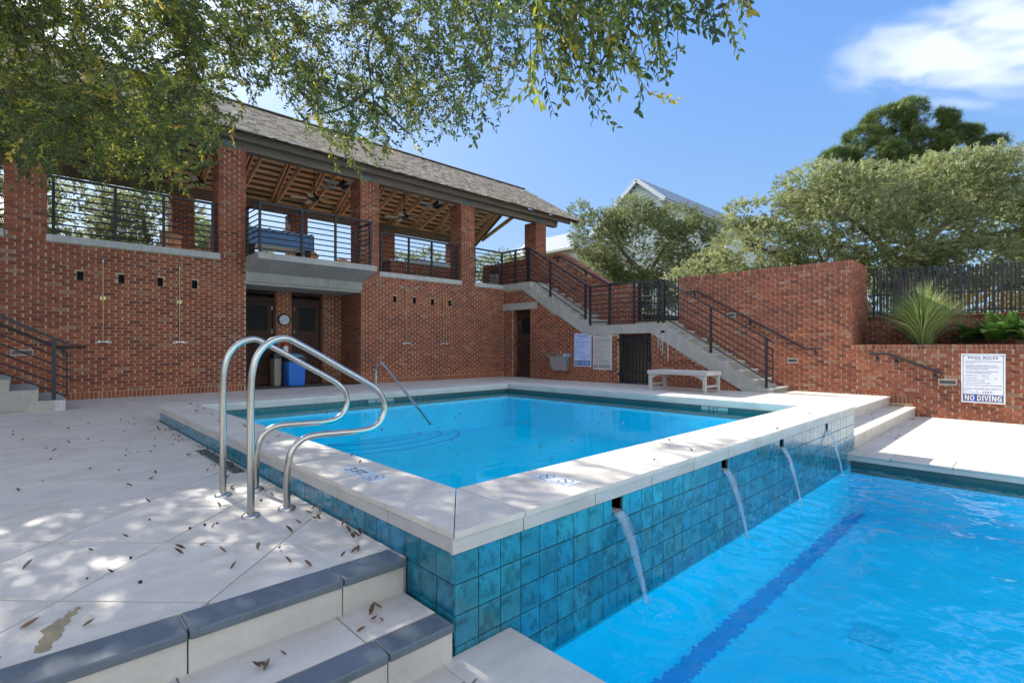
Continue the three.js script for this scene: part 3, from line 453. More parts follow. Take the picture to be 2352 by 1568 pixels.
  // pillars, front and back
  for (const [row, t0] of [[0, W], [1, 17.5]]) for (const s of PS) {
    if (row && s < -1 && s > -3) continue; const o = part(pav, 'pillar', box(s, s + PW, row ? FL : FL + .0, 5.475, t0 + .002, t0 + PW), M.mortar);
    const y0 = s === 13.28 && !row ? 2.95 : FL + .10; lay(o, 's', t0, courses({ u0: s, u1: s + PW, y0, y1: 5.47, odd: Math.round(s + 9) & 1, shift: ((s + 9) % .2) }), row || s < -1 ? 0 : 46); lay(o, 't', s, courses({ u0: t0, u1: t0 + PW, y0, y1: 5.47, odd: 1 + Math.round(s) & 1 }), row || s < 3 ? 0 : 12, .07); lay(o, 't', s + PW, courses({ u0: t0, u1: t0 + PW, y0, y1: 5.47, odd: 1 }), 0, .07, -1); lay(o, 's', t0 + PW, courses({ u0: s, u1: s + PW, y0, y1: 5.47, odd: 1 }), 0, .07, -1);
    part(pav, 'bracket', [box(s + .05, s + .36, 5.47, 5.63, t0 + (row ? .08 : -.018), t0 + (row ? .09 : -.006)), box(s + .02, s + .4, 5.45, 5.475, t0 + .02, t0 + .4)], M.plate);
    const bl = []; for (const u of [.09, .3]) for (const y of [5.51, 5.59]) bl.push(rod(V(s + u, y, t0 - .014), V(s + u, y, t0 - .028), .011, 8)); if (!row) part(pav, 'bolt', bl, M.iron);
  }
  // beams
  const joints = [ROOF0 + .2, ...PS.map((s) => s + .27), 14.45]; for (const t0 of [W - .006, 17.62]) for (let i = 0; i < joints.length - 1; i++) part(pav, 'beam', [bar(V(joints[i] + .002, 5.605, t0 + .1), V(joints[i + 1] - .002, 5.605, t0 + .1), .2, .27)], M.beam);
  // eave boards and barge boards
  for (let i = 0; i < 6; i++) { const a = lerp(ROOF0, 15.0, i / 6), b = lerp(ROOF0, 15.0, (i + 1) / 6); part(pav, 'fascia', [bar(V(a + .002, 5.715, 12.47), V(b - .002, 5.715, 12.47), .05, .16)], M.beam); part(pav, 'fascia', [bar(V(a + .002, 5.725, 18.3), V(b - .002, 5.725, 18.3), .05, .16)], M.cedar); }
  const down = (t) => 5.68 + slope * (t <= RIDGE[0] ? t - EAVE[0] : BEAVE[0] - t);
  // rafters in pairs with a scissor chord between them
  for (let s = 6.06 - 1.11 * 9; s < 15.2; s += 1.11) {
    for (const d of [-.055, .055]) { part(pav, 'rafter', bar(V(s + d, down(12.56) - .10, 12.56), V(s + d, RIDGE[1] - .1, RIDGE[0] - .01), .045, .18), M.cedar); part(pav, 'rafter', bar(V(s + d, down(18.24) - .10, 18.24), V(s + d, RIDGE[1] - .1, RIDGE[0] + .01), .045, .18), M.cedar); }
    part(pav, 'scissor_chord', bar(V(s, 5.80, 17.55), V(s, 6.93, 14.2), .05, .16), M.cedar); part(pav, 'scissor_chord', bar(V(s + .1, 5.80, 13.15), V(s + .1, 6.93, 16.5), .05, .16), M.cedar);
  }
  // battens along the roof, on which the shingles lie
  for (const sd of [-1, 1]) for (let k = 0; k < 17; k++) { const f = .42 + k * .2, t = sd < 0 ? EAVE[0] + f : BEAVE[0] - f; if (f > 3.15) break; for (const [a, b] of [[ROOF0, .5], [.502, 5.6], [5.602, 10.5], [10.502, 15.25]]) part(pav, 'batten', bar(V(a, down(t) + .012, t), V(b, down(t) + .012, t), .12, .03, new THREE.Vector3(0, Math.cos(.544), -sd * Math.sin(.544))), M.cedar); }
  part(pav, 'ridge_beam', bar(V(ROOF0, 7.42, RIDGE[0]), V(15.1, 7.42, RIDGE[0]), .09, .26), M.cedar);
  for (const s of [15.18, 15.26]) part(pav, 'barge_board', [bar(V(s, 5.70, 12.28), V(s, 7.53, RIDGE[0]), .04, .12), bar(V(s, 5.70, 18.46), V(s, 7.53, RIDGE[0]), .04, .12)], M.beam);
  // roof sheet and shingles
  const th = .03, roof = part(pav, 'roof', [extrudeTY([[EAVE[0] + .05, down(12.25) + .035], [RIDGE[0], RIDGE[1] + .035], [RIDGE[0], RIDGE[1] + .035 + th], [EAVE[0] + .05, down(12.25) + .035 + th]], ROOF0, 15.3), extrudeTY([[BEAVE[0] - .05, down(12.25) + .035], [BEAVE[0] - .05, down(12.25) + .035 + th], [RIDGE[0], RIDGE[1] + .035 + th], [RIDGE[0], RIDGE[1] + .035]], ROOF0, 15.3)], M.roofUnder);
  const sg = [0, 1, 2].map((k) => { const g = new THREE.BoxGeometry(1, 1, 1, 1, 1, 1), p = g.attributes.position, uv = g.attributes.uv; for (let i = 0; i < p.count; i++) { if (p.getZ(i) < 0) p.setY(i, p.getY(i) * .3 - .3); uv.setXY(i, p.getZ(i) * .4 + k * .3, p.getX(i) * .25 + k * .27); } g.computeVertexNormals(); return g; });
  const tones = [[.62, .54, .46], [.54, .47, .40], [.70, .62, .54], [.40, .335, .28], [.56, .47, .385], [.74, .67, .60]], woodW = std([1, 1, 1], { map: rep(T.wood, 1.2), roughness: .32 }), sm = tones.map((c) => { const m = woodW.clone(); m.color.setRGB(...c); return m; });
  const list = [], ang = Math.atan(slope), L = Math.hypot(RIDGE[0] - EAVE[0], RIDGE[1] - EAVE[1]), ex = .15;
  for (let k = 0; k * ex < L; k++) for (let s = ROOF0 - .03 * (k % 3); s < ROOF1;) {
    const w = rr(.09, .2), d = k * ex + rr(-.009, .009), len = Math.min(.36, L - d + .03), q = (d + len / 2) * Math.cos(ang), y = EAVE[1] + .075 + (d + len / 2) * Math.sin(ang), lift = rr(0, .004) + (R() < .03 ? .012 : 0);
    list.push({ p: V(s + w / 2, y + lift, EAVE[0] + q), r: [ang - .10 - rr(0, .035), rr(-.012, .012), 0], sc: [w - .009, rr(.03, .045), len], c: Math.floor(R() * 6), g: Math.floor(R() * 3), w: seen(s, y, EAVE[0] + q) * w }); s += w;
  }
  list.sort((a, b) => b.w - a.w);
  for (const b of list.slice(0, 300)) shared(roof, 'shingle', sg[b.g], sm[b.c], b.p, b.r, b.sc);
  copies(roof, 'shingle', sg[1], woodW, list.slice(300).map((b) => new THREE.Matrix4().compose(b.p, new THREE.Quaternion().setFromEuler(new THREE.Euler(...b.r)), new THREE.Vector3(...b.sc))), list.slice(300).map((b) => { const k = rr(.8, 1.2); return tones[b.c].map((v) => v * k); }));
  part(roof, 'ridge_cap', [box(ROOF0, ROOF1, RIDGE[1] + .09, RIDGE[1] + .115, RIDGE[0] - .12, RIDGE[0] + .1)], M.beam);
}

// =====================================================================  STAIR WALL AND STAIRS
const st = thing('staircase', 'concrete staircase with a middle landing built over a brick wall', 'staircase', [A, 0, 7]);
const lowEdge = (t) => (t < 7.017 ? -.047 + (t - 4.576) * .58 : t < 9.2 ? 1.345 : t < 11.76 ? 1.38 + (t - 9.2) * .585 : 2.87);
{
  const holes = [[7.012, 8.01, -1, 1.37], [11.355, 12.156, -1, 2.2]];
  const wall = part(st, 'wall', [extrudeTY([[4.58, -.15], [7.012, -.15], [7.012, 1.4]], A, A + .18), extrudeTY([[8.01, -.15], [11.355, -.15], [11.355, 2.62], [9.2, 1.4], [8.01, 1.4]], A, A + .18), extrudeTY([[11.355, 2.2], [12.156, 2.2], [12.156, 2.87], [11.75, 2.87], [11.355, 2.62]], A, A + .18), box(A, A + .18, -.15, 2.9, 12.156, W + .1)], M.mortar);
  lay(wall, 't', A, courses({ u0: 4.5, u1: W, y0: -.06, y1: 2.95, soldier: .16, holes: [...holes, [11.06, 12.69, 2.206, 2.412]], keep: (t, y) => y < lowEdge(t) + .01 }), 300);
  part(wall, 'lintel', rbox(A - .012, A + .2, 2.206, 2.412, 11.068, W - .004, .008), M.concrete);
  part(wall, 'reveal', [box(A + .18, A + .32, 0, 2.2, 12.156, 12.3), box(A + .18, A + .32, 0, 2.2, 11.2, 11.355), box(A + .18, A + .3, 1.3, 1.4, 7, 8.02), box(A + .02, A + .18, 0, 2.2, 12.153, 12.158), box(A + .02, A + .18, 0, 1.37, 8.007, 8.012)], brickMats[3]);
  part(st, 'door_frame', [box(A + .2, A + .28, 0, 2.2, 12.09, 12.155), box(A + .2, A + .28, 0, 2.2, 11.356, 11.41), box(A + .2, A + .28, 2.13, 2.2, 11.41, 12.09)], M.darkWood);
  const dl = part(st, 'door', [box(A + .25, A + .29, .02, 2.13, 11.41, 11.52), box(A + .25, A + .29, .02, 2.13, 11.98, 12.09), box(A + .25, A + .29, 1.95, 2.13, 11.52, 11.98), box(A + .25, A + .29, 1.2, 1.42, 11.52, 11.98), box(A + .25, A + .29, .02, .25, 11.52, 11.98), box(A + .28, A + .285, .25, 1.2, 11.52, 11.98)], M.darkWood, 'dark louvred wooden door beneath the upper stair flight');
  part(dl, 'glass', box(A + .265, A + .275, 1.42, 1.95, 11.52, 11.98), M.darkGlass); for (let y = .27; y < 1.19; y += .036) part(dl, 'louvre', box(A + .256, A + .268, y, y + .03, 11.52, 11.98), M.darkWood); for (const y of [.2, 1.0, 1.75]) part(dl, 'hinge', box(A + .238, A + .25, y, y + .1, 12.07, 12.1), M.steelDull);
  // flights: every step its own block on a sloping slab
  const n1 = [[6.609, 1.593], [6.297, 1.405], [5.965, 1.216], [5.65, 1.023], [5.32, .842], [5.01, .667], [4.70, .472], [4.39, .277], [4.053, .095]];
  for (let i = 1; i < n1.length; i++) { const [t, y] = n1[i], tb = n1[i - 1][0]; part(st, 'step', extrudeTY([[t, y], [t + .03, n1[i + 1] ? n1[i + 1][1] - .002 : -.08], [tb + .12, Math.max(-.08, y - .2)], [tb + .12, y - .1], [tb + .1, y]], A - .03, B - .01), M.concrete); part(st, 'nosing', rbox(A - .036, B - .012, y - .034, y + .0015, t - .016, t + .06, .01), M.sill); }
  part(st, 'slab', [extrudeTY([[4.2, -.08], [4.576, -.06], [7.017, 1.352], [7.017, 1.5], [6.65, 1.53], [4.42, .2], [4.2, .05]], A - .028, B - .012)], M.concrete);
  part(st, 'landing', box(A - .03, B - .01, 1.352, 1.6, 6.61, 9.06), M.concrete);
  part(st, 'landing', [box(A - .03, 15.2, 2.865, 3.075, 11.35, W - .006), box(B, 15.2, 1.0, 3.0, 10.9, 11.35)], M.concrete);
  for (let i = 0; i < 8; i++) { const y = 3.075 - .184 * (i + 1), t = 11.35 - .33 * i; if (i < 7) { part(st, 'step', extrudeTY([[t - .33, y], [t - .30, y - .186], [t + .1, y - .2], [t + .1, y]], A - .03, B - .01), M.concrete); part(st, 'nosing', rbox(A - .036, B - .012, y - .034, y + .0015, t - .346, t - .27, .01), M.sill); } }
  part(st, 'slab', [extrudeTY([[9.02, 1.38], [9.26, 1.415], [11.76, 2.866], [11.4, 2.95], [9.06, 1.62]], A - .028, B - .012)], M.concrete);
  // lime runs where water has dripped off the landing
  for (const [t, w, y0, y1] of [[6.67, .035, .75, 1.35], [6.80, .02, .98, 1.3], [6.74, .012, .9, 1.33], [6.53, .018, .62, 1.18], [9.08, .03, 1.42, 1.78], [9.0, .02, 1.45, 1.7], [10.52, .02, 2.2, 2.5], [5.9, .03, .8, .98]]) { const q = [], z = []; for (let i = 0; i <= 10; i++) { const y = lerp(y1, y0, i / 10), e = w * (.4 + .9 * hash(i, Math.round(t * 100), 5)) * (1 - i / 13); q.push([t - e, y]); z.unshift([t + e * .8, y]); } part(st, 'lime_stain', extrudeTY([...q, ...z], A - .0345, A - .031 + (y1 < 1.34 ? .03 : 0)), std([.50, .51, .50], { map: rep(T.slate, 6), roughness: .95 })); }
}
{
  const g = thing('storage_gate', 'black iron bar gate closing the store under the stair landing', 'gate', [A, 0, 7.5]);
  part(g, 'frame', [box(A + .05, A + .09, .06, .1, 7.03, 7.99), box(A + .05, A + .09, .3, .34, 7.03, 7.99), box(A + .05, A + .09, 1.16, 1.2, 7.03, 7.99), box(A + .05, A + .09, .03, 1.32, 7.955, 7.995)], M.iron);
  for (let i = 0; i < 9; i++) part(g, 'bar', box(A + .045, A + .075, .03, 1.29, 7.05 + i * .108, 7.085 + i * .108), M.iron);
  for (const y of [.22, 1.13]) part(g, 'hinge', rbox(A - .02, A + .05, y, y + .09, 7.97, 8.03, .008), M.iron);
  part(g, 'latch', rbox(A + .02, A + .05, .62, .78, 7.04, 7.11, .006), M.iron);
}
// =====================================================================  GARDEN WALLS ON THE RIGHT
{
  const w = thing('garden_wall', 'tall brick wall beside the stairs stepping down to a low planter wall on the right', 'brick wall', [B, LOW, 3]);
  const core = part(w, 'core', [box(B, B + 1.33, -.5, 2.83, 2.817, 6.74), box(B, B + .35, -.5, 1.04, -8, 2.817), box(B, B + .2, -.5, 1.7, 6.74, 12.4)], M.mortar);
  const stairLine = (t, y) => y > (t < 4.05 ? -.45 : t < 6.6 ? .1 + (t - 4.05) * .585 : 1.6) - .05;
  lay(w, 't', B, [...courses({ u0: 2.817, u1: 6.74, y0: -.13, y1: 2.84, cap: .14, soldier: .175, keep: stairLine }), ...courses({ u0: -6, u1: 2.817, y0: .045, y1: 1.042, cap: .098, odd: 1 }), ...courses({ u0: 1.72, u1: 2.817, y0: -.13, y1: .05, soldier: .175 }), ...courses({ u0: -6, u1: 2.817, y0: -.49, y1: .04, keep: (t, y) => t < 1.72 || y < -.1 })], 300);
  lay(w, 's', 2.817, courses({ u0: B + .02, u1: B + 1.33, y0: 1.0, y1: 2.84, cap: .14 }), 160);
  const top = []; for (let t = 2.85; t < 6.72; t += CP) for (let i = 0; i < 6; i++) top.push(box(B + .003 + i * .22, B + .215 + i * .22, 2.8, 2.838, t, t + .058)); part(w, 'cap_brick', top, brickMats[1]).userData.kind = 'stuff';
  const s2 = thing('sloped_wall', 'brick wall with a sloping top behind the upper stair flight', 'brick wall', [B, 1.5, 10]);
  const tl = (t) => (t < 8.9 ? 2.81 : t < 10.86 ? 2.81 + (t - 8.9) * .63 : 4.045);
  part(s2, 'core', extrudeTY([[8.06, 1.3], [14.8, 1.3], [14.8, 4.03], [10.86, 4.03], [8.9, 2.80], [8.06, 2.8]], B, B + .3), M.mortar);
  lay(s2, 't', B, courses({ u0: 8.06, u1: 14.8, y0: 1.6, y1: 4.0, keep: (t, y) => y < tl(t) - .1 && y > (t < 9.05 ? 1.55 : 1.55 + Math.min(1.45, (t - 9.05) * .6)) }), 300);
  const capb = []; for (let t = 8.08; t < 14.7; t += CP) { const y = tl(t + .03), a = t > 8.9 && t < 10.86 ? Math.atan(.63) : 0; const g = new THREE.BoxGeometry(.31, .125, .057); g.rotateX(a); g.translate(B + .145, y - .06, -t - .03); capb.push(g); }
  for (const g of capb) { const uv = g.attributes.uv; for (let i = 0; i < uv.count; i++) uv.setXY(i, uv.getX(i) * .1 + R() * .002, uv.getY(i) * .2); part(s2, 'cap_brick', g, brickMats[Math.floor(R() * 8)]); }
  lay(s2, 's', 8.06, courses({ u0: B, u1: B + .3, y0: 1.6, y1: 2.75 }), 0);
  const p = thing('planter_wall', 'low dark brick wall under the iron fence behind the planting bed', 'brick wall', [14, 1, 0]);
  part(p, 'core', box(13.975, 14.2, .8, 1.66, -8, 2.83), M.mortar); lay(p, 't', 13.97, courses({ u0: -5, u1: 2.82, y0: 1.0, y1: 1.67, cap: .13 }), 120);
  const b = thing('planting_bed', 'dark soil of the raised planting bed behind the low wall'); part(b, 'soil', box(B + .35, 13.98, .4, 1.03, -8, 2.82), M.soil);
}

// =====================================================================  RAILINGS
// bars between two posts' feet a and b; heights above the feet
function rails(o, a, b, posts, { n = 8, top = 1.09, low = .09, post = .056, flatTop = .065 } = {}) {
  const up = (p, h) => p.clone().add(new THREE.Vector3(0, h, 0)), at = (f) => a.clone().lerp(b, f);
  part(o, 'top_rail', bar(up(a, top), up(b, top), flatTop, .04), M.iron);
  for (let i = 0; i < n; i++) { const h = low + (top - low) * (i + .0) / n; part(o, 'bar', rod(up(a, h), up(b, h), .0145, 6), M.iron); }
  for (const f of posts) part(o, 'post', bar(up(at(f), -.01), up(at(f), top - .014), post, post * .8), M.iron);
}
{
  const tq = W + .11;
  let r = thing('balcony_railing', 'black iron bar railing in the leftmost pavilion bay, beyond the leftmost pillar', 'railing', [-1.6, 3.06, W]); rails(r, V(-3.0, 3.07, tq), V(-.26, 3.07, tq), [.03, .35, .68, .97]);
  r = thing('balcony_railing', 'black iron bar railing between the two leftmost pillars, above the pair of outdoor showers', 'railing', [1.7, 3.06, W]); rails(r, V(.32, 3.07, tq), V(3.12, 3.07, tq), [.03, .356, .642, .966]);
  r = thing('balcony_railing', 'black iron bar railing wrapped round three sides of the concrete balcony', 'railing', [5.1, 3.06, 11.9]);
  rails(r, V(3.70, 3.07, 11.87), V(6.44, 3.07, 11.87), [.012, .345, .64, .975]); rails(r, V(3.70, 3.07, 11.9), V(3.70, 3.07, 12.64), [.96]); rails(r, V(6.44, 3.07, 11.9), V(6.44, 3.07, 12.64), [.97]);
  r = thing('balcony_railing', 'black iron bar railing in the bay right of the concrete balcony', 'railing', [8.5, 3.06, W]); rails(r, V(7.08, 3.07, tq), V(9.88, 3.07, tq), [.03, .353, .638, .976]);
  r = thing('landing_railing', 'black iron bar railing turning the corner of the upper stair landing', 'railing', [11.6, 3.07, 12.4]); rails(r, V(10.46, 3.075, W + .05), V(A + .015, 3.075, W + .05), [.02, .985]); rails(r, V(A + .03, 3.075, W + .02), V(A + .03, 3.075, 11.47), [.5, .97], {});
  // stair railings
  const hr = A + .03; r = thing('stair_railing', 'black iron railing down the upper stair flight', 'railing', [hr, 1.6, 10.3]);
  const sl = (t0, y0, t1, y1, posts, o) => { const a = V(hr, y0, t0), b = V(hr, y1, t1); rails(r, a, b, posts, o); };
  sl(11.42, 3.085, 9.08, 1.68, [.0, .385, .965], { n: 6, top: 1.07, low: .12 });
  r = thing('stair_railing', 'black iron railing along the middle stair landing', 'railing', [hr, 1.6, 7.9]); sl(9.04, 1.6, 6.72, 1.6, [.02, .31, .65, .955], { n: 8, top: 1.095 });
  r = thing('stair_railing', 'long black iron railing down the lower stair flight above the white bench', 'railing', [hr, 0, 5.4]);
  part(r, 'post', bar(V(hr, 1.58, 6.68), V(hr, 2.70, 6.68), .06), M.iron);
  { const a = V(hr, 1.62, 6.66), L = (t) => 1.62 + (t - 6.66) * .588; part(r, 'top_rail', bar(V(hr, 2.68, 6.69), V(hr, L(4.045) + 1.0, 4.03), .06, .028), M.iron); for (let i = 0; i < 6; i++) { const h = .12 + i * .145, t0 = 6.63, t1 = 4.07; part(r, 'bar', rod(V(hr, L(t0) + h, t0), V(hr, L(t1) + h, t1), .0145, 6), M.iron); } part(r, 'bar', rod(V(hr, L(4.07) + .12, 4.07), V(hr, L(4.07) + .845, 4.07), .0145, 6), M.iron); part(r, 'bar', rod(V(hr, L(6.63) + .12, 6.63), V(hr, L(6.63) + .845, 6.63), .0145, 6), M.iron); for (const [t, y] of [[5.446, .855], [4.2, .1]]) part(r, 'post', bar(V(hr, y, t), V(hr, L(t) + 1.03, t), .05, .04), M.iron); }
  const wallRail = (label, pts, s, br, name = 'handrail') => { const o = thing(name, label, 'handrail', [s, pts[0][1], pts[0][0]]); for (let i = 0; i < pts.length - 1; i++) part(o, 'rail', [rod(V(s, pts[i][1], pts[i][0]), V(s, pts[i + 1][1], pts[i + 1][0]), .021, 12), new THREE.SphereGeometry(.021, 10, 8).translate(s, pts[i + 1][1], -pts[i + 1][0])], M.iron); for (const [t, y] of br) { const k = part(o, 'bracket', [bar(V(s, y - .015, t), V(s, y - .075, t), .018), bar(V(s, y - .075, t), V(B - .01, y - .1, t), .018), box(B - .012, B - .004, y - .15, y - .05, t - .028, t + .028)], M.iron); part(k, 'screw', [rod(V(B - .012, y - .08, t), V(B - .018, y - .08, t), .009, 8), rod(V(B - .012, y - .125, t), V(B - .018, y - .125, t), .009, 8)], M.chrome); } };
  wallRail('long black round handrail on the tall brick wall beside the lower flight', [[6.52, 2.458], [6.23, 2.452], [3.69, .962], [3.37, .966]], B - .06, [[6.3, 2.44], [4.9, 1.67], [3.49, .955]]);
  wallRail('short black handrail on the low wall beside the right steps', [[2.5, .856], [2.185, .858], [1.347, .497]], B - .06, [[2.37, .85], [2.05, .8], [1.45, .535]]);
  wallRail('black handrail on the sloped brick wall beside the upper flight', [[11.2, 3.93], [10.84, 3.915], [8.97, 2.87], [8.7, 2.87]], B - .06, [[11, 3.915], [9.85, 3.36]]);
}
{
  // left stair: three steps in view at the left edge, rising out of frame
  const o = thing('left_stair', 'grey concrete stair rising along the pavilion wall at the left edge', 'staircase', [0, 0, 11.6]), td = 10.67;
  for (let i = 0; i < 9; i++) part(o, 'step', extrudeSY([[.485 - i * .316, .165 + i * .172], [.475 - i * .316, i ? i * .172 - .008 : -.02], [.30 - i * .316, Math.max(-.02, i * .172 - .14)], [.0 - i * .316, Math.max(-.02, i * .172 - .14)], [.0 - i * .316, .165 + i * .172]], td + i * .0006, W - .012), M.concrete);
  part(o, 'slab', extrudeSY([[.1, -.02], [-.1, .06], [-2.6, 1.35], [-2.6, 1.15], [-.30, -.02]], td + .012, W - .014), M.concrete);
  part(o, 'patch', box(.355, .478, .0, .157, td - .004, td), std([.56, .57, .6], { map: rep(T.concrete, 2), roughness: .8 }), 'paler repaired end of the lowest step');
  const r = thing('stair_railing', 'black iron railing of the left stair by the wall', 'railing', [.3, 0, 10.8]), a = V(.50, .19, 10.78), k = -.36 / .64 * 1.0, at = (s, h) => V(s, .19 + (.5 - s) * .545 + h, 10.78);
  part(r, 'top_rail', [bar(at(.52, .86), at(-2.4, .86), .075, .04)], M.iron);
  for (let i = 0; i < 6; i++) part(r, 'bar', rod(at(.5, .02 + i * .142), at(-2.4, .02 + i * .142), .0135, 6), M.iron);
  part(r, 'bar', rod(at(.5, .02), at(.5, .73), .0135, 6), M.iron);
  for (const s of [.345, -.75, -1.8]) { part(r, 'post', bar(at(s, -.14), at(s, .85), .06, .05), M.iron); part(r, 'foot_plate', box(s - .07, s + .09, at(s, -.14).y - .012, at(s, -.14).y + .004, 10.72, 10.85), M.iron); }
  const h = thing('handrail', 'black handrail on the brick wall above the left stair with a level end', 'handrail', [.9, 1, W - .06]);
  part(h, 'rail', [rod(V(.86, 1.0, W - .06), V(.45, 1.0, W - .06), .02, 10), rod(V(.45, 1.0, W - .06), V(-2.4, 2.5, W - .06), .02, 10)], M.iron); part(h, 'bracket', box(.5, .56, .88, .98, W - .06, W), M.iron);
}
// =====================================================================  THREE BEND RAILS AND THE POOL ENTRY RAIL
{
  const prof = [[.968, 0], [.968, .35], [.968, .72], [.975, .84], [1.0, .94], [1.05, 1.01], [1.115, 1.045], [1.178, 1.05], [1.245, 1.018], [1.36, .955], [1.52, .862], [1.67, .776], [1.76, .72], [1.82, .66], [1.848, .596], [1.842, .53], [1.808, .47], [1.75, .436], [1.68, .426], [1.5, .43], [1.36, .433], [1.29, .424], [1.232, .39], [1.196, .33], [1.180, .25], [1.174, .14], [1.174, 0]];
  for (const [t, l] of [[3.235, 'nearer of the two bent stainless steel grab rails arching over the raised coping'], [3.815, 'farther of the two bent stainless steel grab rails arching over the raised coping']]) {
    const o = thing('grab_rail', l, 'grab rail', [1.07, 0, t], 'bent steel grab rails'); part(o, 'rail', tube(prof.map(([s, y]) => V(s, y, t)), .0205, 20, 220), M.steel);
    for (const s of [.968, 1.174]) part(o, 'base_ring', new THREE.LatheGeometry([[.022, .022], [.03, .022], [.045, .016], [.052, .008], [.053, 0]].map((p) => new THREE.Vector2(...p)), 28).translate(s, 0, -t), M.steel);
  }
  const o = thing('entry_rail', 'slim stainless steel handrail descending into the raised pool from the back coping', 'handrail', [4.5, CT, 8.1]);
  part(o, 'rail', tube([V(4.47, CT, 8.12), V(4.47, .42, 8.12), V(4.47, .60, 8.115), V(4.472, .70, 8.06), V(4.478, .725, 7.98), V(4.485, .68, 7.88), V(4.51, .42, 7.5), V(4.545, .06, 6.97), V(4.56, -.2, 6.6)], .019, 12, 90), M.steel); part(o, 'base_ring', new THREE.CylinderGeometry(.045, .05, .015, 20).translate(4.47, CT + .0075, -8.12), M.steel);
}

// =====================================================================  THINGS ON THE WALLS
{
  const rules = (kind) => (x, w, h) => {
    const dk = kind === 1 ? '#1f3a78' : '#343b4c', bg = kind === 1 ? '#b4c8ee' : kind === 2 ? '#b9b7b4' : '#e4e9f4'; x.fillStyle = '#dde2ea'; x.fillRect(0, 0, w, h); x.fillStyle = bg; x.fillRect(w * .012, h * .01, w * .976, h * .98);
    const T = (s, px, y, sz, wd, al = 'center', f = 'bold ') => { x.font = f + sz * h + 'px sans-serif'; x.textAlign = al; x.fillStyle = dk; const m = x.measureText(s).width; x.save(); x.translate(px * w, y * h); if (wd) x.scale(wd * w / m, 1); x.fillText(s, 0, 0); x.restore(); };
    if (kind === 2) {
      x.strokeStyle = '#4b4a4c'; x.lineWidth = 3; x.beginPath(); for (let i = 0; i < 6; i++) { x.moveTo((.15 + i * .03) * w, .095 * h); x.lineTo((.17 + i * .025) * w, .035 * h); } x.stroke(); x.fillStyle = '#3d3d40'; for (let i = 0; i < 12; i++) { x.beginPath(); x.arc((.15 + i * .018) * w, (.038 + .006 * (i % 3)) * h, 9, 0, 7); x.fill(); }
      T('Forest Lakes', .58, .085, .03, .46); T('POOL RULES', .49, .185, .058, .8, 'center', ''); T('POOL HOURS: 7:00 AM TO 10:00 PM', .49, .23, .028, .92); x.fillStyle = dk; x.fillRect(w * .06, h * .252, w * .84, 4);
      ['Shower before entering pool.', 'No food, drink or smoking, no animals.', 'No glass, diving, toys or rafts in pool', 'or on pool deck.', 'Children under supervision required at all', 'times in the facility. Swimmers not', 'potty trained wear swim diapers.', 'Pool access restricted to guests.', 'No running, swinging, skateboards', 'or rollerblades in pool area.'].forEach((s, i) => T(s, .04, [.3, .35, .405, .432, .49, .523, .556, .606, .655, .69][i], .026, 0, 'left', ''));
      T('NO LIFEGUARD ON DUTY', .47, .748, .032, .7, 'center', ''); T('SWIM AT YOUR OWN RISK', .47, .79, .032, .7, 'center', ''); T('EMERGENCY PHONE AT ENTRANCE', .47, .83, .024, .82, 'center', ''); T('NO DIVING', .47, .955, .12, .9);
      return;
    }
    x.strokeStyle = dk; x.lineWidth = w * .012; x.strokeRect(w * .04, h * .03, w * .92, h * .94); T('POOL RULES', .5, .1, .066, .7); T('(STRICTLY ENFORCED)', .5, .122, .02, .36);
    ['1. NO FOOD OR BEVERAGES IN THE POOL OR ON POOL', '    WET DECK.', '2. COMMERCIALLY BOTTLED WATER IN PLASTIC', '    BOTTLES IS ALLOWED ON THE POOL WET DECK', '    FOR POOL PATRON HYDRATION.', '3. NO GLASS OR ANIMALS IN FENCED POOL AREA', '    (OR 50 FT FROM UNFENCED POOL).', '4. BATHING LOAD: ____ PERSONS.', '5. POOL HOURS: ______ A.M. TO ______ P.M.', '6. SHOWER BEFORE ENTERING.', '7. DO NOT SWALLOW THE POOL WATER.', '8. DO NOT USE POOL IF YOU ARE ILL WITH DIARRHEA.'].forEach((s, i) => T(s, .07, [.165, .198, .25, .283, .316, .37, .403, .455, .505, .555, .605, .655][i], .0285, s.length > 43 ? .87 : s.length * .0186, 'left'));
    T('POOL MAXIMUM DEPTH:', .5, .735, .06, .86, 'center', ''); x.fillStyle = dk; x.fillRect(w * .24, h * .797, w * .22, 4); T('5', .36, .79, .055, 0, 'center', ''); T('FEET', .6, .802, .055, .23);
    x.fillStyle = kind === 1 ? '#123a7c' : '#59627e'; x.fillRect(w * .04, h * .825, w * .92, h * .145); if (kind === 3) { x.fillStyle = '#2d4fc0'; x.fillRect(w * .29, h * .825, w * .06, h * .145); }
    x.fillStyle = kind === 1 ? '#a9c4f0' : '#eef0f4'; x.font = 'bold ' + .15 * h + 'px sans-serif'; x.textAlign = 'center'; const m = x.measureText('NO DIVING').width; x.save(); x.translate(w * .5, h * .953); x.scale(.87 * w / m, 1); x.fillText('NO DIVING', 0, 0); x.restore();
  };
  const sign = (label, s, t0, t1, y0, y1, kind) => {
    const o = thing('rules_sign', label, 'sign', [s, y0, (t0 + t1) / 2]); part(o, 'panel', rbox(s - .014, s - .004, y0, y1, t0, t1, .003), M.whitePaint);
    const g = new THREE.PlaneGeometry(t1 - t0 - .008, y1 - y0 - .008); g.rotateY(-Math.PI / 2); g.translate(s - .0165, (y0 + y1) / 2, -(t0 + t1) / 2); part(o, 'print', g, canvasMat(768, Math.round(768 * (y1 - y0) / (t1 - t0)), rules(kind)));
    for (const [t, y] of [[t0 + .035, y0 + .035], [t1 - .035, y0 + .035], [t0 + .035, y1 - .035], [t1 - .035, y1 - .035]]) part(o, 'screw', rod(V(s - .014, y, t), V(s - .022, y, t), .012, 10), M.plate);
  };
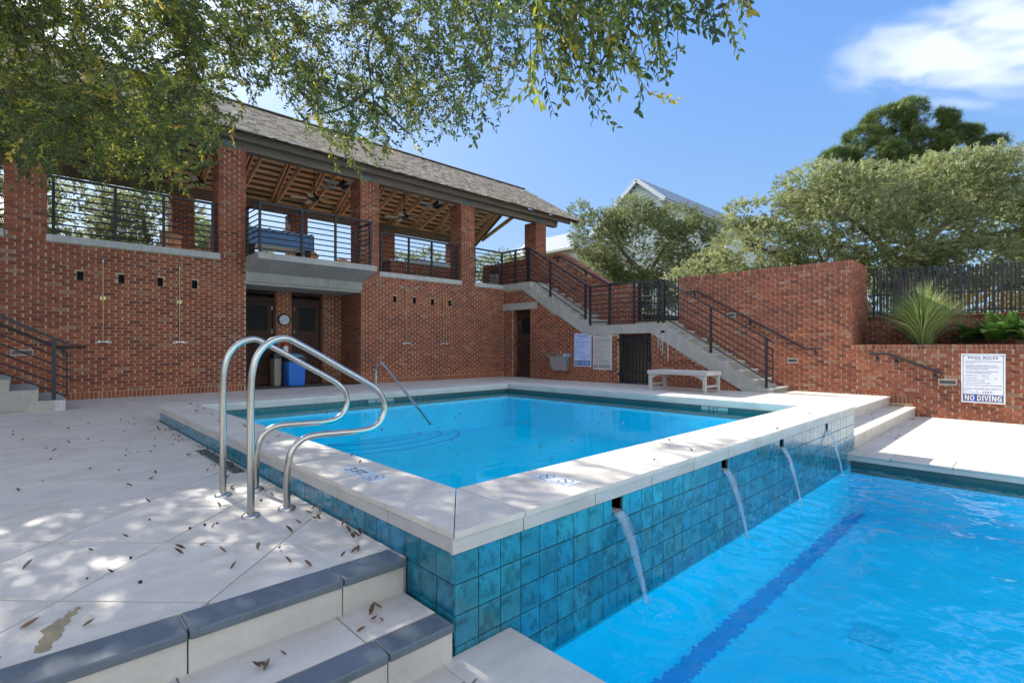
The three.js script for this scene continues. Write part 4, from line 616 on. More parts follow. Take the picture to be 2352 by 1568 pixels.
  sign('bluish white pool rules sign beside the drinking fountain', A, 8.925, 9.548, .43, 1.385, 1);
  sign('grey pool rules sign with black NO DIVING lettering beside the iron gate', A, 8.222, 8.858, .36, 1.375, 2);
  sign('large white pool rules sign on the low wall at the right', B, .477, 1.072, -.03, .87, 3);
  // drinking fountain
  const f = thing('drinking_fountain', 'stainless steel wall drinking fountain left of the bluish sign', 'drinking fountain', [A, .3, 9.98]);
  part(f, 'basin', [rbox(A - .40, A - .005, .70, .80, 9.6, 10.34, .02, 3)], M.steelDull); part(f, 'basin_dish', new THREE.CylinderGeometry(.16, .14, .008, 28).translate(A - .2, .803, -9.95), M.steel);
  part(f, 'cabinet', [extrudeSY([[A - .33, .70], [A - .16, .29], [A - .005, .29], [A - .005, .70]], 9.68, 10.26)], M.steelDull); part(f, 'spout', [tube([V(A - .16, .80, 9.93), V(A - .165, .86, 9.93), V(A - .19, .885, 9.93), V(A - .22, .87, 9.93)], .011, 8), rod(V(A - .16, .8, 9.93), V(A - .16, .825, 9.93), .02, 10)], M.chrome); part(f, 'push_bar', rbox(A - .41, A - .398, .725, .775, 9.85, 10.1, .004), M.steel);
  // step lights
  const lamp = (axis, label, a, y, c, w = .23) => { const o = thing('step_light', label, 'wall light', axis === 't' ? [c, y, a] : [a, y, c]); const P = (u0, u1, y0, y1, d0, d1) => (axis === 't' ? box(c - d1, c - d0, y0, y1, u0, u1) : box(u0, u1, y0, y1, c - d1, c - d0)); part(o, 'frame', [P(a - w / 2, a + w / 2, y, y + .02, .0, .02), P(a - w / 2, a + w / 2, y + .09, y + .11, 0, .02), P(a - w / 2, a - w / 2 + .015, y + .02, y + .09, 0, .02), P(a + w / 2 - .015, a + w / 2, y + .02, y + .09, 0, .02)], M.lightLens); part(o, 'backing', P(a - w / 2 + .015, a + w / 2 - .015, y + .02, y + .09, 0, .006), M.greyPlastic); for (let i = 0; i < 5; i++) part(o, 'louvre', P(a - w / 2 + .016, a + w / 2 - .016, y + .023 + i * .0135, y + .0295 + i * .0135, .006, .016), M.plate); };
  lamp('t', 'small louvred step light left of the large white sign', 1.265, .275, B, .27); lamp('t', 'small louvred step light just right of the lower stair railing', 3.955, .63, B, .22); lamp('t', 'small dark louvred step light below and left of the drinking fountain', 10.42, .36, A, .2); lamp('s', 'louvred step light on the brick wall behind the left stair railing', -.02, .84, W, .3);
  lamp('t', 'small step light beside the top of the lower stair flight', 5.35, 1.72, B, .2);
  // outdoor showers
  const shower = (s, label) => {
    const o = thing('outdoor_shower', label, 'shower', [s, 1.0, W]), d = W - .05; part(o, 'pipe', rod(V(s, 1.1, d), V(s, 2.64, d), .0085, 8), M.brass); part(o, 'shower_head', [tube([V(s, 2.62, d), V(s, 2.72, d - .01), V(s, 2.74, d - .07), V(s, 2.70, d - .11)], .009, 8), new THREE.CylinderGeometry(.018, .065, .035, 18).translate(s, 2.675, -(d - .115))], M.chrome);
    part(o, 'collar', [rod(V(s, 1.94, W - .002), V(s, 1.94, W - .012), .045, 16), rod(V(s, 1.94, W), V(s, 1.94, d + .004), .012, 8)], M.brass); part(o, 'mixer', [rod(V(s - .085, 1.095, d), V(s + .085, 1.095, d), .016, 10), rod(V(s - .06, 1.095, d), V(s - .06, 1.095, W), .024, 10), rod(V(s + .06, 1.095, d), V(s + .06, 1.095, W), .024, 10)], M.chrome);
    for (const k of [-1, 1]) { const c = V(s + k * .105, 1.085, d - .02); part(o, 'tap', [...[0, 1, 2, 3].map((i) => rod(c, c.clone().add(new THREE.Vector3(Math.cos(i * 1.57 + .6) * .035, Math.sin(i * 1.57 + .6) * .035, .008)), .009, 6)), new THREE.SphereGeometry(.016, 8, 6).translate(c.x, c.y, c.z), rod(c, V(s + k * .08, 1.095, d), .012, 8)], M.chrome); }
  };
  shower(1.112, 'left outdoor shower with brass pipe, nearest the left stair'); shower(2.374, 'outdoor shower with brass pipe just left of the door recess'); shower(7.896, 'outdoor shower with brass pipe just right of the door recess'); shower(9.19, 'outdoor shower with brass pipe nearest the corner of the courtyard');
  for (const [s, y, w, h, l] of [[7.72, 2.70, .1, .06, 'left'], [8.22, 2.69, .08, .05, 'right']]) { const o = thing('cover_plate', `small grey cover plate on the brick to the ${l} of the right shower head`, 'cover plate', [s, y, W]); part(o, 'plate', rbox(s, s + w, y - h / 2, y + h / 2, W - .014, W, .004), M.greyPlastic); part(o, 'screw', rod(V(s + w / 2, y, W - .014), V(s + w / 2, y, W - .018), .006, 6), M.plate); }
  // clock
  const cs = 4.94, cy = 1.705, ct = 13.80, k = thing('wall_clock', 'round white wall clock with a black rim between the two doors', 'clock', [cs, cy, ct]);
  const rim = new THREE.LatheGeometry([[.128, .02], [.138, .045], [.152, .045], [.158, .02], [.156, 0], [.0001, 0]].map((p) => new THREE.Vector2(...p)), 40); rim.rotateX(Math.PI / 2); rim.translate(cs, cy, -ct + .005); part(k, 'rim', rim, M.blackPlastic);
  const face = canvasMat(512, 512, (x) => { x.fillStyle = '#b9c6d2'; x.fillRect(0, 0, 512, 512); x.fillStyle = '#22262c'; x.font = 'bold 58px sans-serif'; x.textAlign = 'center'; for (let i = 1; i <= 12; i++) { const a = i / 6 * Math.PI; x.fillText(String(i), 256 + Math.sin(a) * 190, 256 - Math.cos(a) * 190 + 20); } for (let i = 0; i < 60; i++) { const a = i / 30 * Math.PI; x.fillRect(256 + Math.sin(a) * 235 - 3, 256 - Math.cos(a) * 235 - 3, 6, 6); } });
  const cf = new THREE.CircleGeometry(.134, 40); cf.translate(cs, cy, -ct + .02); part(k, 'face', cf, face);
  for (const [a, l, w] of [[245, .095, .007], [75, .065, .009]]) { const r = a * Math.PI / 180, e = V(cs + Math.sin(r) * l, cy + Math.cos(r) * l, ct - .027); part(k, 'hand', bar(V(cs - Math.sin(r) * .015, cy - Math.cos(r) * .015, ct - .027), e, .003, w, new THREE.Vector3(-Math.cos(r), Math.sin(r), 0)), M.dark); }
  // fire extinguisher
  const x = thing('fire_extinguisher', 'red fire extinguisher hung on the brick pier below the clock', 'fire extinguisher', [4.95, .75, 13.72]); part(x, 'cylinder', new THREE.LatheGeometry([[.0001, 0], [.06, .0], [.066, .03], [.066, .33], [.05, .39], [.022, .42], [.02, .45]].map((p) => new THREE.Vector2(...p)), 20).translate(4.95, .72, -13.73), M.red); part(x, 'label', new THREE.CylinderGeometry(.0672, .0672, .15, 20, 1, true).translate(4.95, .94, -13.73), M.whitePaint); part(x, 'valve', [box(4.93, 4.97, 1.17, 1.2, 13.7, 13.76), bar(V(4.95, 1.21, 13.74), V(5.0, 1.235, 13.66), .02)], M.dark); part(x, 'hose', tube([V(4.96, 1.19, 13.7), V(5.04, 1.1, 13.66), V(5.03, .9, 13.66)], .009, 6), M.dark);
  const ob = thing('outlet_box', 'small dark outlet box low on the recess side wall', 'outlet', [6.51, .75, 13.4]); part(ob, 'cover', rbox(6.49, 6.522, .70, .80, 13.33, 13.43, .006), M.blackPlastic);
  // bins under the balcony
  const bin = (s0, s1, t0, t1, h, mat, lid, name, label, y0 = 0) => {
    const o = thing(name, label, 'bin', [(s0 + s1) / 2, y0, (t0 + t1) / 2]), g = new RoundedBoxGeometry(s1 - s0, h, t1 - t0, 3, .03), p = g.attributes.position; for (let i = 0; i < p.count; i++) { const f = .88 + .12 * (p.getY(i) / h + .5); p.setX(i, p.getX(i) * f); p.setZ(i, p.getZ(i) * f); } g.computeVertexNormals(); g.translate((s0 + s1) / 2, y0 + h / 2, -(t0 + t1) / 2); part(o, 'body', g, mat);
    part(o, 'collar', rbox(s0 - .012, s1 + .012, y0 + h, y0 + h + .12, t0 - .012, t1 + .012, .02), M.blackPlastic); const l = new THREE.SphereGeometry(1, 28, 10, 0, 6.284, 0, 1.571); l.scale((s1 - s0) / 2 + .02, .09, (t1 - t0) / 2 + .02); l.translate((s0 + s1) / 2, y0 + h + .118, -(t0 + t1) / 2); part(o, 'lid', l, lid);
  };
  bin(4.80, 5.25, 13.12, 13.56, .62, M.bluePlastic, M.blueLid, 'recycling_bin', 'bright blue recycling bin standing in front of the right door'); bin(4.57, 4.76, 13.44, 13.78, .70, M.greyPlastic, M.blackPlastic, 'waste_bin', 'beige waste bin with a black lid left of the blue bin');
  bin(12.55, 13.0, 13.9, 14.35, .75, M.greyPlastic, M.blackPlastic, 'waste_bin', 'beige waste bin with a black lid on the upper landing, left of the blue one', FL); bin(13.3, 13.75, 13.95, 14.4, .82, M.bluePlastic, M.blueLid, 'recycling_bin', 'blue recycling bin on the upper landing behind the stair railing', FL); bin(14.0, 14.4, 13.98, 14.4, .8, M.greyPlastic, M.greyPlastic, 'waste_bin', 'grey waste bin right of the blue bin on the upper landing', FL);
}
{
  // white slatted bench; a stretcher and arched brackets at each end
  const o = thing('bench', 'weathered white slatted wooden bench below the lower stairs', 'bench', [10.95, 0, 5.68]), s0 = 10.52, s1 = 11.25, t0 = 4.98, t1 = 6.42, H = .455;
  for (let i = 0; i < 18; i++) part(o, 'slat', rbox(s0 + .03, s1 - .03, H - .02, H, t0 + .03 + i * (t1 - t0 - .06) / 18, t0 + .03 + i * (t1 - t0 - .06) / 18 + .06, .005), M.benchWood);
  for (const s of [s0, s1 - .035]) part(o, 'rail', rbox(s, s + .035, H - .085, H + .002, t0, t1, .006), M.benchWood); for (const t of [t0, t1 - .035]) part(o, 'rail', rbox(s0 + .035, s1 - .035, H - .085, H + .001, t, t + .035, .006), M.benchWood);
  for (const s of [s0 + .01, s1 - .075]) for (const t of [t0 + .03, t1 - .1]) { part(o, 'leg', rbox(s, s + .065, 0, H - .03, t, t + .07, .006), M.benchWood); const dir = t < 5.5 ? 1 : -1, e = t < 5.5 ? t + .07 : t; part(o, 'corner_bracket', extrudeTY([[e, H - .085], [e, H - .2], [e + dir * .05, H - .17], [e + dir * .1, H - .13], [e + dir * .2, H - .11], [e + dir * .22, H - .085]], s + .018, s + .045), M.benchWood); }
  for (const t of [t0 + .045, t1 - .085]) part(o, 'stretcher', rbox(s0 + .07, s1 - .07, .11, .155, t, t + .04, .005), M.benchWood);
}
// =====================================================================  UNDER THE PAVILION ROOF
{
  const fan = (s, t, y, a0, label) => {
    const o = thing('ceiling_fan', label, 'ceiling fan', [s, y, t]), top = 5.68 + slope * (t < RIDGE[0] ? t - EAVE[0] : BEAVE[0] - t) - .1; part(o, 'rod', rod(V(s, y + .1, t), V(s, top, t), .014, 8), M.dark); part(o, 'motor', new THREE.LatheGeometry([[.0001, -.12], [.06, -.12], [.09, -.07], [.14, -.05], [.15, 0], [.13, .05], [.06, .09], [.03, .14], [.0001, .14]].map((p) => new THREE.Vector2(...p)), 24).translate(s, y, -t), M.blackPlastic);
    for (let i = 0; i < 5; i++) { const a = a0 + i * Math.PI * 2 / 5, g = new RoundedBoxGeometry(.46, .012, .15, 2, .005); g.rotateX(.2); g.translate(.45, -.03, 0); g.rotateY(a); g.translate(s, y, -t); const b = part(o, 'blade', g, M.benchWood), h = new THREE.BoxGeometry(.14, .012, .03); h.translate(.18, -.025, 0); h.rotateY(a); h.translate(s, y, -t); part(b, 'blade_arm', h, M.dark); }
  };
  fan(6.65, 16, 5.70, .3, 'ceiling fan with pale blades hanging left of the second pillar, low against the back beam'); fan(6.68, 14, 5.66, .9, 'dark ceiling fan seen against the rafters just left of the second pillar'); fan(9.94, 16, 5.69, .15, 'ceiling fan with pale blades in the middle of the right bay'); fan(9.96, 14, 5.72, .6, 'dark ceiling fan seen beside the third pillar'); fan(3.45, 16, 5.5, .5, 'ceiling fan with pale blades just left of the first large pillar');
  // foosball table: blue sides, rods with round handles, black legs
  const f = thing('foosball_table', 'foosball table with blue side panels behind the balcony railing', 'games table', [4.75, FL, 14.4]), t0 = 13.9, t1 = 14.75, s0 = 4.1, s1 = 5.75, y0 = 3.62, y1 = 4.05;
  part(f, 'side_panel', box(s0, s1, y0, y1, t0, t0 + .05), M.blueTable); part(f, 'side_panel', box(s0, s1, y0, y1, t1 - .05, t1), M.blueTable); for (const s of [s0 - .03, s1]) part(f, 'end_panel', rbox(s, s + .03, y0, y1, t0, t1, .008), M.dark); part(f, 'playfield', box(s0, s1, y0 + .02, y0 + .06, t0 + .05, t1 - .05), M.greyPlastic);
  for (const [s, t] of [[s0 + .05, t0 + .03], [s1 - .17, t0 + .03], [s0 + .05, t1 - .15], [s1 - .17, t1 - .15]]) part(f, 'leg', [rbox(s, s + .12, FL, y0, t, t + .12, .015), rbox(s - .01, s + .13, y0 - .05, y0 + .1, t - .02, t + .13, .02)], M.dark);
  for (let i = 0; i < 8; i++) { const s = s0 + .2 + i * .178, e = i % 2 ? .32 : .14; part(f, 'rod', [rod(V(s, y1 - .08, t0 - e), V(s, y1 - .08, t1 + .1), .008, 6), rod(V(s, y1 - .08, t0 - e - .1), V(s, y1 - .08, t0 - e), .018, 8)], M.dark); }
  for (const [s, y] of [[s0 + .12, y1 - .12], [s0 + .12, y1 - .27], [s1 - .1, y1 - .1], [s1 - .1, y1 - .28]]) part(f, 'bolt', rod(V(s, y, t0), V(s, y, t0 - .012), .022, 10), M.dark);
  // slatted wooden chairs
  const chair = (s, t, turn, label) => {
    const o = thing('wooden_chair', label, 'chair', [s, FL, t]), P = (g) => { g.rotateY(turn); g.translate(s, FL, -t); return g; }, bx = (x0, x1, a, b, z0, z1) => { const g = new THREE.BoxGeometry(x1 - x0, b - a, z1 - z0); g.translate((x0 + x1) / 2, (a + b) / 2, (z0 + z1) / 2); return uvBox(g); };
    for (let i = 0; i < 6; i++) part(o, 'back_slat', P(bx(-.27 + i * .095, -.2 + i * .095, .4, 1.02 + .06 * Math.sin(Math.PI * i / 5), -.3, -.275)), M.cedar); for (let i = 0; i < 5; i++) part(o, 'seat_slat', P(bx(-.3, .3, .38, .405, -.25 + i * .1, -.165 + i * .1)), M.cedar); for (const x of [-.33, .29]) { part(o, 'leg', P(bx(x, x + .04, 0, .6, -.28, -.2)), M.cedar); part(o, 'leg', P(bx(x, x + .04, 0, .6, .2, .28)), M.cedar); part(o, 'armrest', P(bx(x - .03, x + .07, .6, .625, -.3, .32)), M.cedar); } part(o, 'top_slat', P(bx(-.3, .3, .95, 1.02, -.275, -.25)), M.cedar);
  };
  chair(2.9, 15.6, .4, 'wooden slatted armchair left of the first large pillar behind the left bay railing'); chair(3.7, 15.2, -.5, 'wooden slatted chair behind the left end of the balcony railing'); chair(6.2, 16.2, 2.6, 'wooden slatted chair under the right end of the blue table'); chair(6.9, 15.9, .8, 'wooden slatted chair right of the blue table by the second pillar'); chair(8.0, 16.4, .2, 'wooden slatted chair left of the brick counter in the right bay');
  // brick serving counter
  const c = thing('brick_counter', 'brick kitchen counter with a steel top inside the right bay', 'counter', [9.7, FL, 14.6]); part(c, 'core', box(8.5, 11.4, FL, 3.74, 14.5, 15.3), M.mortar); lay(c, 's', 14.5, courses({ u0: 8.5, u1: 11.4, y0: FL, y1: 3.74 }), 0); lay(c, 't', 8.5, courses({ u0: 14.5, u1: 15.3, y0: FL, y1: 3.74 }), 0); part(c, 'countertop', rbox(8.4, 11.5, 3.74, 3.79, 14.42, 15.4, .012), M.concrete); part(c, 'grill_hood', rbox(9.6, 11.3, 3.79, 3.98, 14.6, 15.3, .05, 3), M.steelDull);
  const bw = thing('wood_bench', 'long low wooden bench along the back of the right bay', 'bench', [8.2, FL, 16.8]); part(bw, 'seat', rbox(7.4, 9.6, FL + .4, FL + .45, 16.5, 16.95, .01), M.cedar); for (const s of [7.5, 9.4]) part(bw, 'leg', box(s, s + .08, FL, FL + .4, 16.55, 16.9), M.cedar); part(bw, 'back', [box(7.4, 9.6, FL + .7, FL + .82, 16.93, 16.96), box(7.4, 7.46, FL + .4, FL + .82, 16.9, 16.93), box(9.54, 9.6, FL + .4, FL + .82, 16.9, 16.93)], M.cedar);
}

// =====================================================================  FENCES AND PLANTING
{
  const o = thing('iron_fence', 'black iron picket fence behind the planting bed with alternating wide and narrow pickets', 'fence', [14.05, 1.66, 0]), y = (t) => 2.785 - (2.695 - t) * .055;
  for (let i = 0; i < 34; i++) { const t = 2.695 - i * .1246; part(o, 'picket', box(14.03, 14.055, 1.66, y(t), t - .0235, t + .0235), M.iron); part(o, 'picket', box(14.055, 14.07, 1.66, y(t) - .01, t - .0623 - .011, t - .0623 + .011), M.iron); }
  part(o, 'rail', [bar(V(14.062, 2.17, 2.82), V(14.062, 2.07, -1.6), .022, .03)], M.iron); part(o, 'rail', [bar(V(14.062, 1.76, 2.82), V(14.062, 1.74, -1.6), .022, .03)], M.iron);
  const g = thing('landing_gate', 'black iron picket gate at the back of the middle stair landing', 'gate', [B + .1, 1.6, 7.4]); for (let i = 0; i < 12; i++) part(g, 'picket', box(B + .08, B + .1, 1.64, 2.86, 6.78 + i * .106, 6.80 + i * .106), M.iron);
  for (const y of [1.72, 2.2, 2.74]) part(g, 'rail', box(B + .075, B + .105, y, y + .03, 6.75, 8.05), M.iron); for (const t of [6.75, 7.98]) part(g, 'post', box(B + .06, B + .12, 1.6, 2.9, t, t + .06), M.iron); part(g, 'lock_box', rbox(B + .05, B + .13, 2.1, 2.3, 7.84, 7.97, .01), M.iron);
}
const leafMat = (o = {}) => new THREE.MeshPhysicalMaterial({ color: 0xffffff, roughness: .93, transmission: .5, thickness: 0, ior: 1.2, side: THREE.DoubleSide, clearcoat: .6, clearcoatRoughness: .42, ...o });
const LEAF = leafMat(), NEEDLE = leafMat({ transmission: .2 });
function leafShape(L, w, fold, bend) {   // a folded, bowed elliptic leaf along +x, six faces
  const f = [[0, .12], [.3, 1], [.68, .92], [1, .05]], p = []; const P = f.map(([x, k]) => { const z = w * .5 * k, y = -bend * x * x * L; return [[x * L, y + fold * z, z], [x * L, y, 0], [x * L, y + fold * z, -z]]; });
  for (let i = 0; i < 3; i++) for (const s of [0, 1]) { const a = P[i][s], b = P[i][s + 1], c = P[i + 1][s], d = P[i + 1][s + 1]; p.push(...a, ...c, ...d, ...a, ...d, ...b); } return p;
}
function twigGeo(seed, n, len, L, w, spread = 1, droop = .3) {
  const r = mulberry(seed), pos = [], m = new THREE.Matrix4(), v = new THREE.Vector3(), e = new THREE.Euler();
  for (let i = 0; i < n; i++) { const f = i / (n - 1), x = f * len, y = -droop * f * f * len, side = i * 2.4 + r() * 1.2, k = .75 + .5 * r(), leaf = leafShape(L * k, w * (.8 + .4 * r()), .35 + .3 * r(), .1 + .25 * r()); e.set(side, 0, 0); m.makeRotationFromEuler(e); const tilt = new THREE.Matrix4().makeRotationZ(.5 + .6 * r() * spread), roll = new THREE.Matrix4().makeRotationX((r() - .5) * 2.4), all = m.clone().multiply(tilt).multiply(roll); for (let q = 0; q < leaf.length; q += 3) { v.set(leaf[q], leaf[q + 1], leaf[q + 2]).applyMatrix4(all); pos.push(v.x + x, v.y + y, v.z); } }
  const st = [[0, 0], [.5, -droop * .25 * len], [1, -droop * len]]; for (let i = 0; i < 2; i++) for (const [a, b] of [[0, 1], [1, 0]]) { const q = .0022 * (1 - i * .4), A1 = [st[i][0] * len, st[i][1]], B1 = [st[i + 1][0] * len, st[i + 1][1]]; pos.push(A1[0], A1[1] + a * q, -b * q, B1[0], B1[1] + a * q, -b * q, B1[0], B1[1] - a * q, b * q, A1[0], A1[1] + a * q, -b * q, B1[0], B1[1] - a * q, b * q, A1[0], A1[1] - a * q, b * q); }
  const g = new THREE.BufferGeometry(); g.setAttribute('position', new THREE.Float32BufferAttribute(pos, 3)); g.computeVertexNormals(); return g;
}
const turnTo = (dir, roll) => { const x = dir.clone().normalize(), up = Math.abs(x.y) > .95 ? new THREE.Vector3(1, 0, 0) : new THREE.Vector3(0, 1, 0), z = new THREE.Vector3().crossVectors(x, up).normalize(), y = new THREE.Vector3().crossVectors(z, x), q = new THREE.Quaternion().setFromRotationMatrix(new THREE.Matrix4().makeBasis(x, y, z)); return q.multiply(new THREE.Quaternion().setFromAxisAngle(new THREE.Vector3(1, 0, 0), roll)); };
const taper = (pts, r0, r1, seg = 8) => { const c = new THREE.CatmullRomCurve3(pts), n = pts.length * 5, g = new THREE.TubeGeometry(c, n, 1, seg), p = g.attributes.position, cc = new THREE.Vector3(); for (let i = 0; i <= n; i++) { c.getPointAt(i / n, cc); const r = lerp(r0, r1, i / n) * (1 + .12 * Math.sin(i * 1.7)); for (let j = 0; j <= seg; j++) { const k = i * (seg + 1) + j; p.setXYZ(k, cc.x + (p.getX(k) - cc.x) * r, cc.y + (p.getY(k) - cc.y) * r, cc.z + (p.getZ(k) - cc.z) * r); } } const uv = g.attributes.uv; for (let i = 0; i < uv.count; i++) uv.setXY(i, uv.getY(i) * 2, uv.getX(i) * c.getLength()); g.computeVertexNormals(); return flat(g); };
// ---------- overhanging oak in the foreground: hanging sprays round these tips (s, y, t)
{
  const tips = `-0.4,3,8.6 0,3.3,9.4 0.3,3,8.4 0.8,3.4,9 1.2,3.1,8.6 1.2,2.7,6.4 1.2,3.1,6.1 2,4.3,8.8 1.7,4,7.1 1.8,4.3,6.9 2.6,5,9.2 2.3,4.5,7.3 3.1,5,8.1 2.8,4,7 3.1,4.2,7.3 2.6,3.3,5.8 3.5,3.6,6.9 4.2,4.2,7.2 3.9,3.8,6 3.5,3.4,4.9 3.6,3.5,4.6 2.99,3,3.55 4,3.8,4.4 3.9,4.1,4.1 3.59,3.94,3.63 2.1,2.51,2.04 2.66,2.83,2.42 2.5,2.81,2.15 2.71,2.86,2.22 2.87,2.98,2.24 2.86,2.56,2.07 3.04,2.89,2.12 2.75,2.77,1.82 3.14,2.74,1.89 2.94,2.79,1.69 3.33,3.41,1.86 3.33,3.05,1.8 2.82,3,1.42 2.91,3.03,1.38 3.07,2.93,1.31 3.73,3.43,1.52 3.33,3.19,1.31 -0.5,3.4,9.8 -0.4,3.5,10 -0.3,3.7,10.3 -0.1,4,11.4 -0,3.7,10.8 0.1,3.5,9.5 0.2,3.6,10.4 0.2,2.8,7.2 0.3,3,7.2 0.4,3,7.4 0.7,3.8,10.2 0.5,2.9,6.9 1,3.7,9.9 1.2,3.8,10.2 1.1,3.2,8.7 1.1,3,7.9 1,2.7,6.4 1.7,3.6,9.6 1.5,3.4,7.7 1.6,3.9,8.1 2,4.5,9.2 2,4.7,8.6 2.4,5.4,9.4 1.7,3.9,6.1 1.8,3.8,6 1.9,4,6.1 2.6,4.9,7.9 2.8,5.1,8 2.8,4.8,7.7 2.8,4.1,6.9 2.7,4,6.5 3.1,4.1,7.1 3.4,4.1,7.5 3.5,4,7.3 3.7,3.9,7.4 3.3,3.5,6.2 3.3,3.5,5.8 3.6,3.9,6 3.5,3.7,5.6 3.8,4,5.8 4,3.9,6 4.7,4.5,6.6 3.7,3.6,5 3.2,3.3,4.1 3.8,3.7,4.8 3.5,3.4,4.1 4.2,4,4.7 4.3,4.2,4.7 3.78,4.35,3.81 2.23,2.73,2.13 2.54,2.9,2.32 2.4,2.78,2.1 2.6,2.88,2.18 2.32,2.73,1.84 2.97,2.89,2.2 2.8,2.87,1.97 2.56,2.75,1.75 2.87,2.89,1.85 3,2.85,1.82 3.24,3.04,1.87 1.8,4.5,6.7 2.7,5.4,8.4 2.86,3.27,3.51 0.9,5.1,8.5 1.3,4,5.9 -0.2,4.7,7.9 -0.1,3.9,10.9 -0,4.3,8.5 1.2,5.1,8.7 2.5,5.2,6.6 0.2,4.8,10 1.3,4.9,6.7 1.6,4.7,8.9 1.6,4.1,8.3 1.9,5.5,8.3 1.5,4.1,6.8 2,5.8,9.1 1.6,3.9,8.9 0.7,4,7 4.4,5.1,6.8 2.6,3.8,5.6 3,6.5,8 -0.2,4.7,7.8 4.3,6,6.3 4.5,4.5,6.6 -0.3,4,9.6 4,6.6,7.7 -0.2,5.1,9.7 3.5,5,5.3 2.6,4.5,6.6 1.5,4.9,7.5 -0,5.3,11.3 1.8,4.7,8.4 3.5,4.5,6.2 2.4,3.8,5.7 3.4,3.9,6.2 2.9,4.9,5.6 2.9,5.9,7.8 3.5,4.4,4 3.6,4.3,5.1 -0.3,4.5,9.1 0.4,4.6,8.2 3.6,5.6,6.1 3.1,6,8.1 2.9,6,8.4 1.9,5,9.4 2.2,6.1,8.5 2.8,3.6,6 0.4,4.5,7.6 2.9,3.7,5.9 3.5,4.7,4.9 -0,6.2,10.7 1.1,5,8.6 3,5.8,6.5 2.5,6.6,9.2 1.3,4,6.5 0.8,3.6,6.9 3.9,4.7,4.6 1.1,4.3,8.8 4.6,6.3,7.2 3.1,4.8,6.7 1.4,4.2,8.6 2.7,6,7.7 0.5,3.8,9.5 0.1,3.1,7.7 1.3,4,8.4 2.3,4.8,6.7 0.5,6,9.7 3.3,4.6,5.9 1,5.5,9.8 -0.2,4.2,8.4 3.5,5,6 2.8,5.6,8.5 0.1,4.4,7.5 0.1,4.2,10.1 0.5,5.1,8.5 3.6,4.3,6.6 0.2,4.2,7.8 2.1,4.8,6.7 4.3,6.7,7.2 3.7,4.5,4.3 2.6,4,6.3 3.5,4.4,4.9 -0.5,4.2,10.4 1.9,4.7,6.6 2.5,6.2,7.9 2.2,5.9,9.2 0.2,4,9.6 -0.2,4.4,8.3 -0.1,5.2,11.1 1.3,3.8,8.8 0.2,3.8,9.5 3.3,3.7,4 3.7,4,5.9 2.9,4.2,5 -0.1,4.6,7.9 2.1,4.8,7.4 3.3,5.8,7.6 1.9,6.2,9.1 3.4,5.1,6.6 0.5,3.4,7.3 1.7,5,6.7 1.3,4.5,6.1 0.1,5.3,9.1 -0.2,5.6,9.2 1.3,3.7,6.2 1.3,4.1,6.1 1.9,5.4,7.2 0.2,6.1,10 0.9,3.8,8.2 3.24,4.17,3.87 3.2,4.1,4.9 2.5,3.2,5.2 -0.3,4.8,8.2 -0.3,5.9,10.2 3.4,4.6,4.3 3,3.5,4.8 1.3,4.9,9.9 -0,5.7,10.8 0.1,4.5,8.5 3.5,4.2,7.4 4.1,4.7,7.6 1.2,4.3,7 3.2,4.4,5.3 3.2,4.4,6.2 1.7,4.8,6.1 1.7,4.4,6.4 0.8,4,9.1 3.8,4,5.1 2.8,4.4,5.2 1.3,3.4,6.4 0.3,4.3,9.3 -0.5,6.1,11.7 0.6,4.3,8.3 3.8,4.8,6.2 0.4,4.5,7.1 3.12,4.08,3.48 2.1,5.9,8.2 2.8,4.4,6.4 3.1,6,8.1 2.7,5,7.2 2.39,2.79,1.81 2.3,2.93,1.89 2.68,2.84,1.92 2.6,2.96,1.76 2.47,2.87,2.02 2.46,3.16,1.91 2.57,2.99,2.36 3.05,3,1.77 2.95,3.28,1.65 3.35,3.52,1.86 2.62,2.89,1.96 2.91,3,1.55 2.72,3.11,1.52 2.87,3.24,1.84 2.96,3.47,2.01 2.42,3.11,2.08`.split(' ').map((q) => q.split(',').map(Number));
  const o = thing('live_oak', 'large overhanging live oak whose leafy branches hang over the top left of the pool court', 'tree', [-3.4, 0, 7.6]), trunkTop = V(-3.2, 3.4, 7.4);
  part(o, 'trunk', taper([V(-3.4, -.1, 7.6), V(-3.35, 1.2, 7.55), V(-3.3, 2.4, 7.5), trunkTop], .34, .24, 12), M.bark);
  const limbs = [[V(-3.2, 3.3, 7.4), V(-1.8, 5.0, 7.9), V(0, 6.2, 8.6), V(2, 7.1, 8.8), V(4, 7.6, 8)], [V(-3.2, 3.3, 7.4), V(-2, 5.2, 6.4), V(0, 6.3, 5.6), V(2, 6.4, 4.8), V(3.4, 5.4, 3.2), V(3.6, 4.3, 2)], [V(-3.3, 3.1, 7.5), V(-2.3, 4.4, 8.6), V(-.8, 5.4, 9.8), V(.4, 6.2, 11)], [V(0, 6.25, 5.6), V(1.8, 6.6, 6.2), V(3.4, 6.4, 6.4), V(4.8, 6.3, 6.2)], [V(-1.8, 5, 7.9), V(-.6, 5.3, 7.6), V(.8, 5.4, 7.2), V(2, 5.4, 6.6)], [V(2, 6.4, 4.8), V(2.9, 5.7, 4.6), V(3.5, 4.9, 4.4), V(3.8, 4.2, 4.3)], [V(3.4, 6.4, 6.4), V(3.5, 5.6, 6.3), V(3.3, 4.9, 6.2), V(3.35, 4.2, 6.15), V(3.2, 3.9, 6)], [V(3.3, 4.4, 6.15), V(3.0, 4.1, 6.3), V(2.75, 4, 6.5)], [V(3.35, 4.25, 6.15), V(3.6, 4.0, 6.0), V(3.75, 3.85, 5.9)]];
  limbs.forEach((p, i) => part(o, 'limb', taper(p, i < 3 ? .13 : i < 6 ? .06 : .022, i < 3 ? .035 : .01, 7), M.bark));
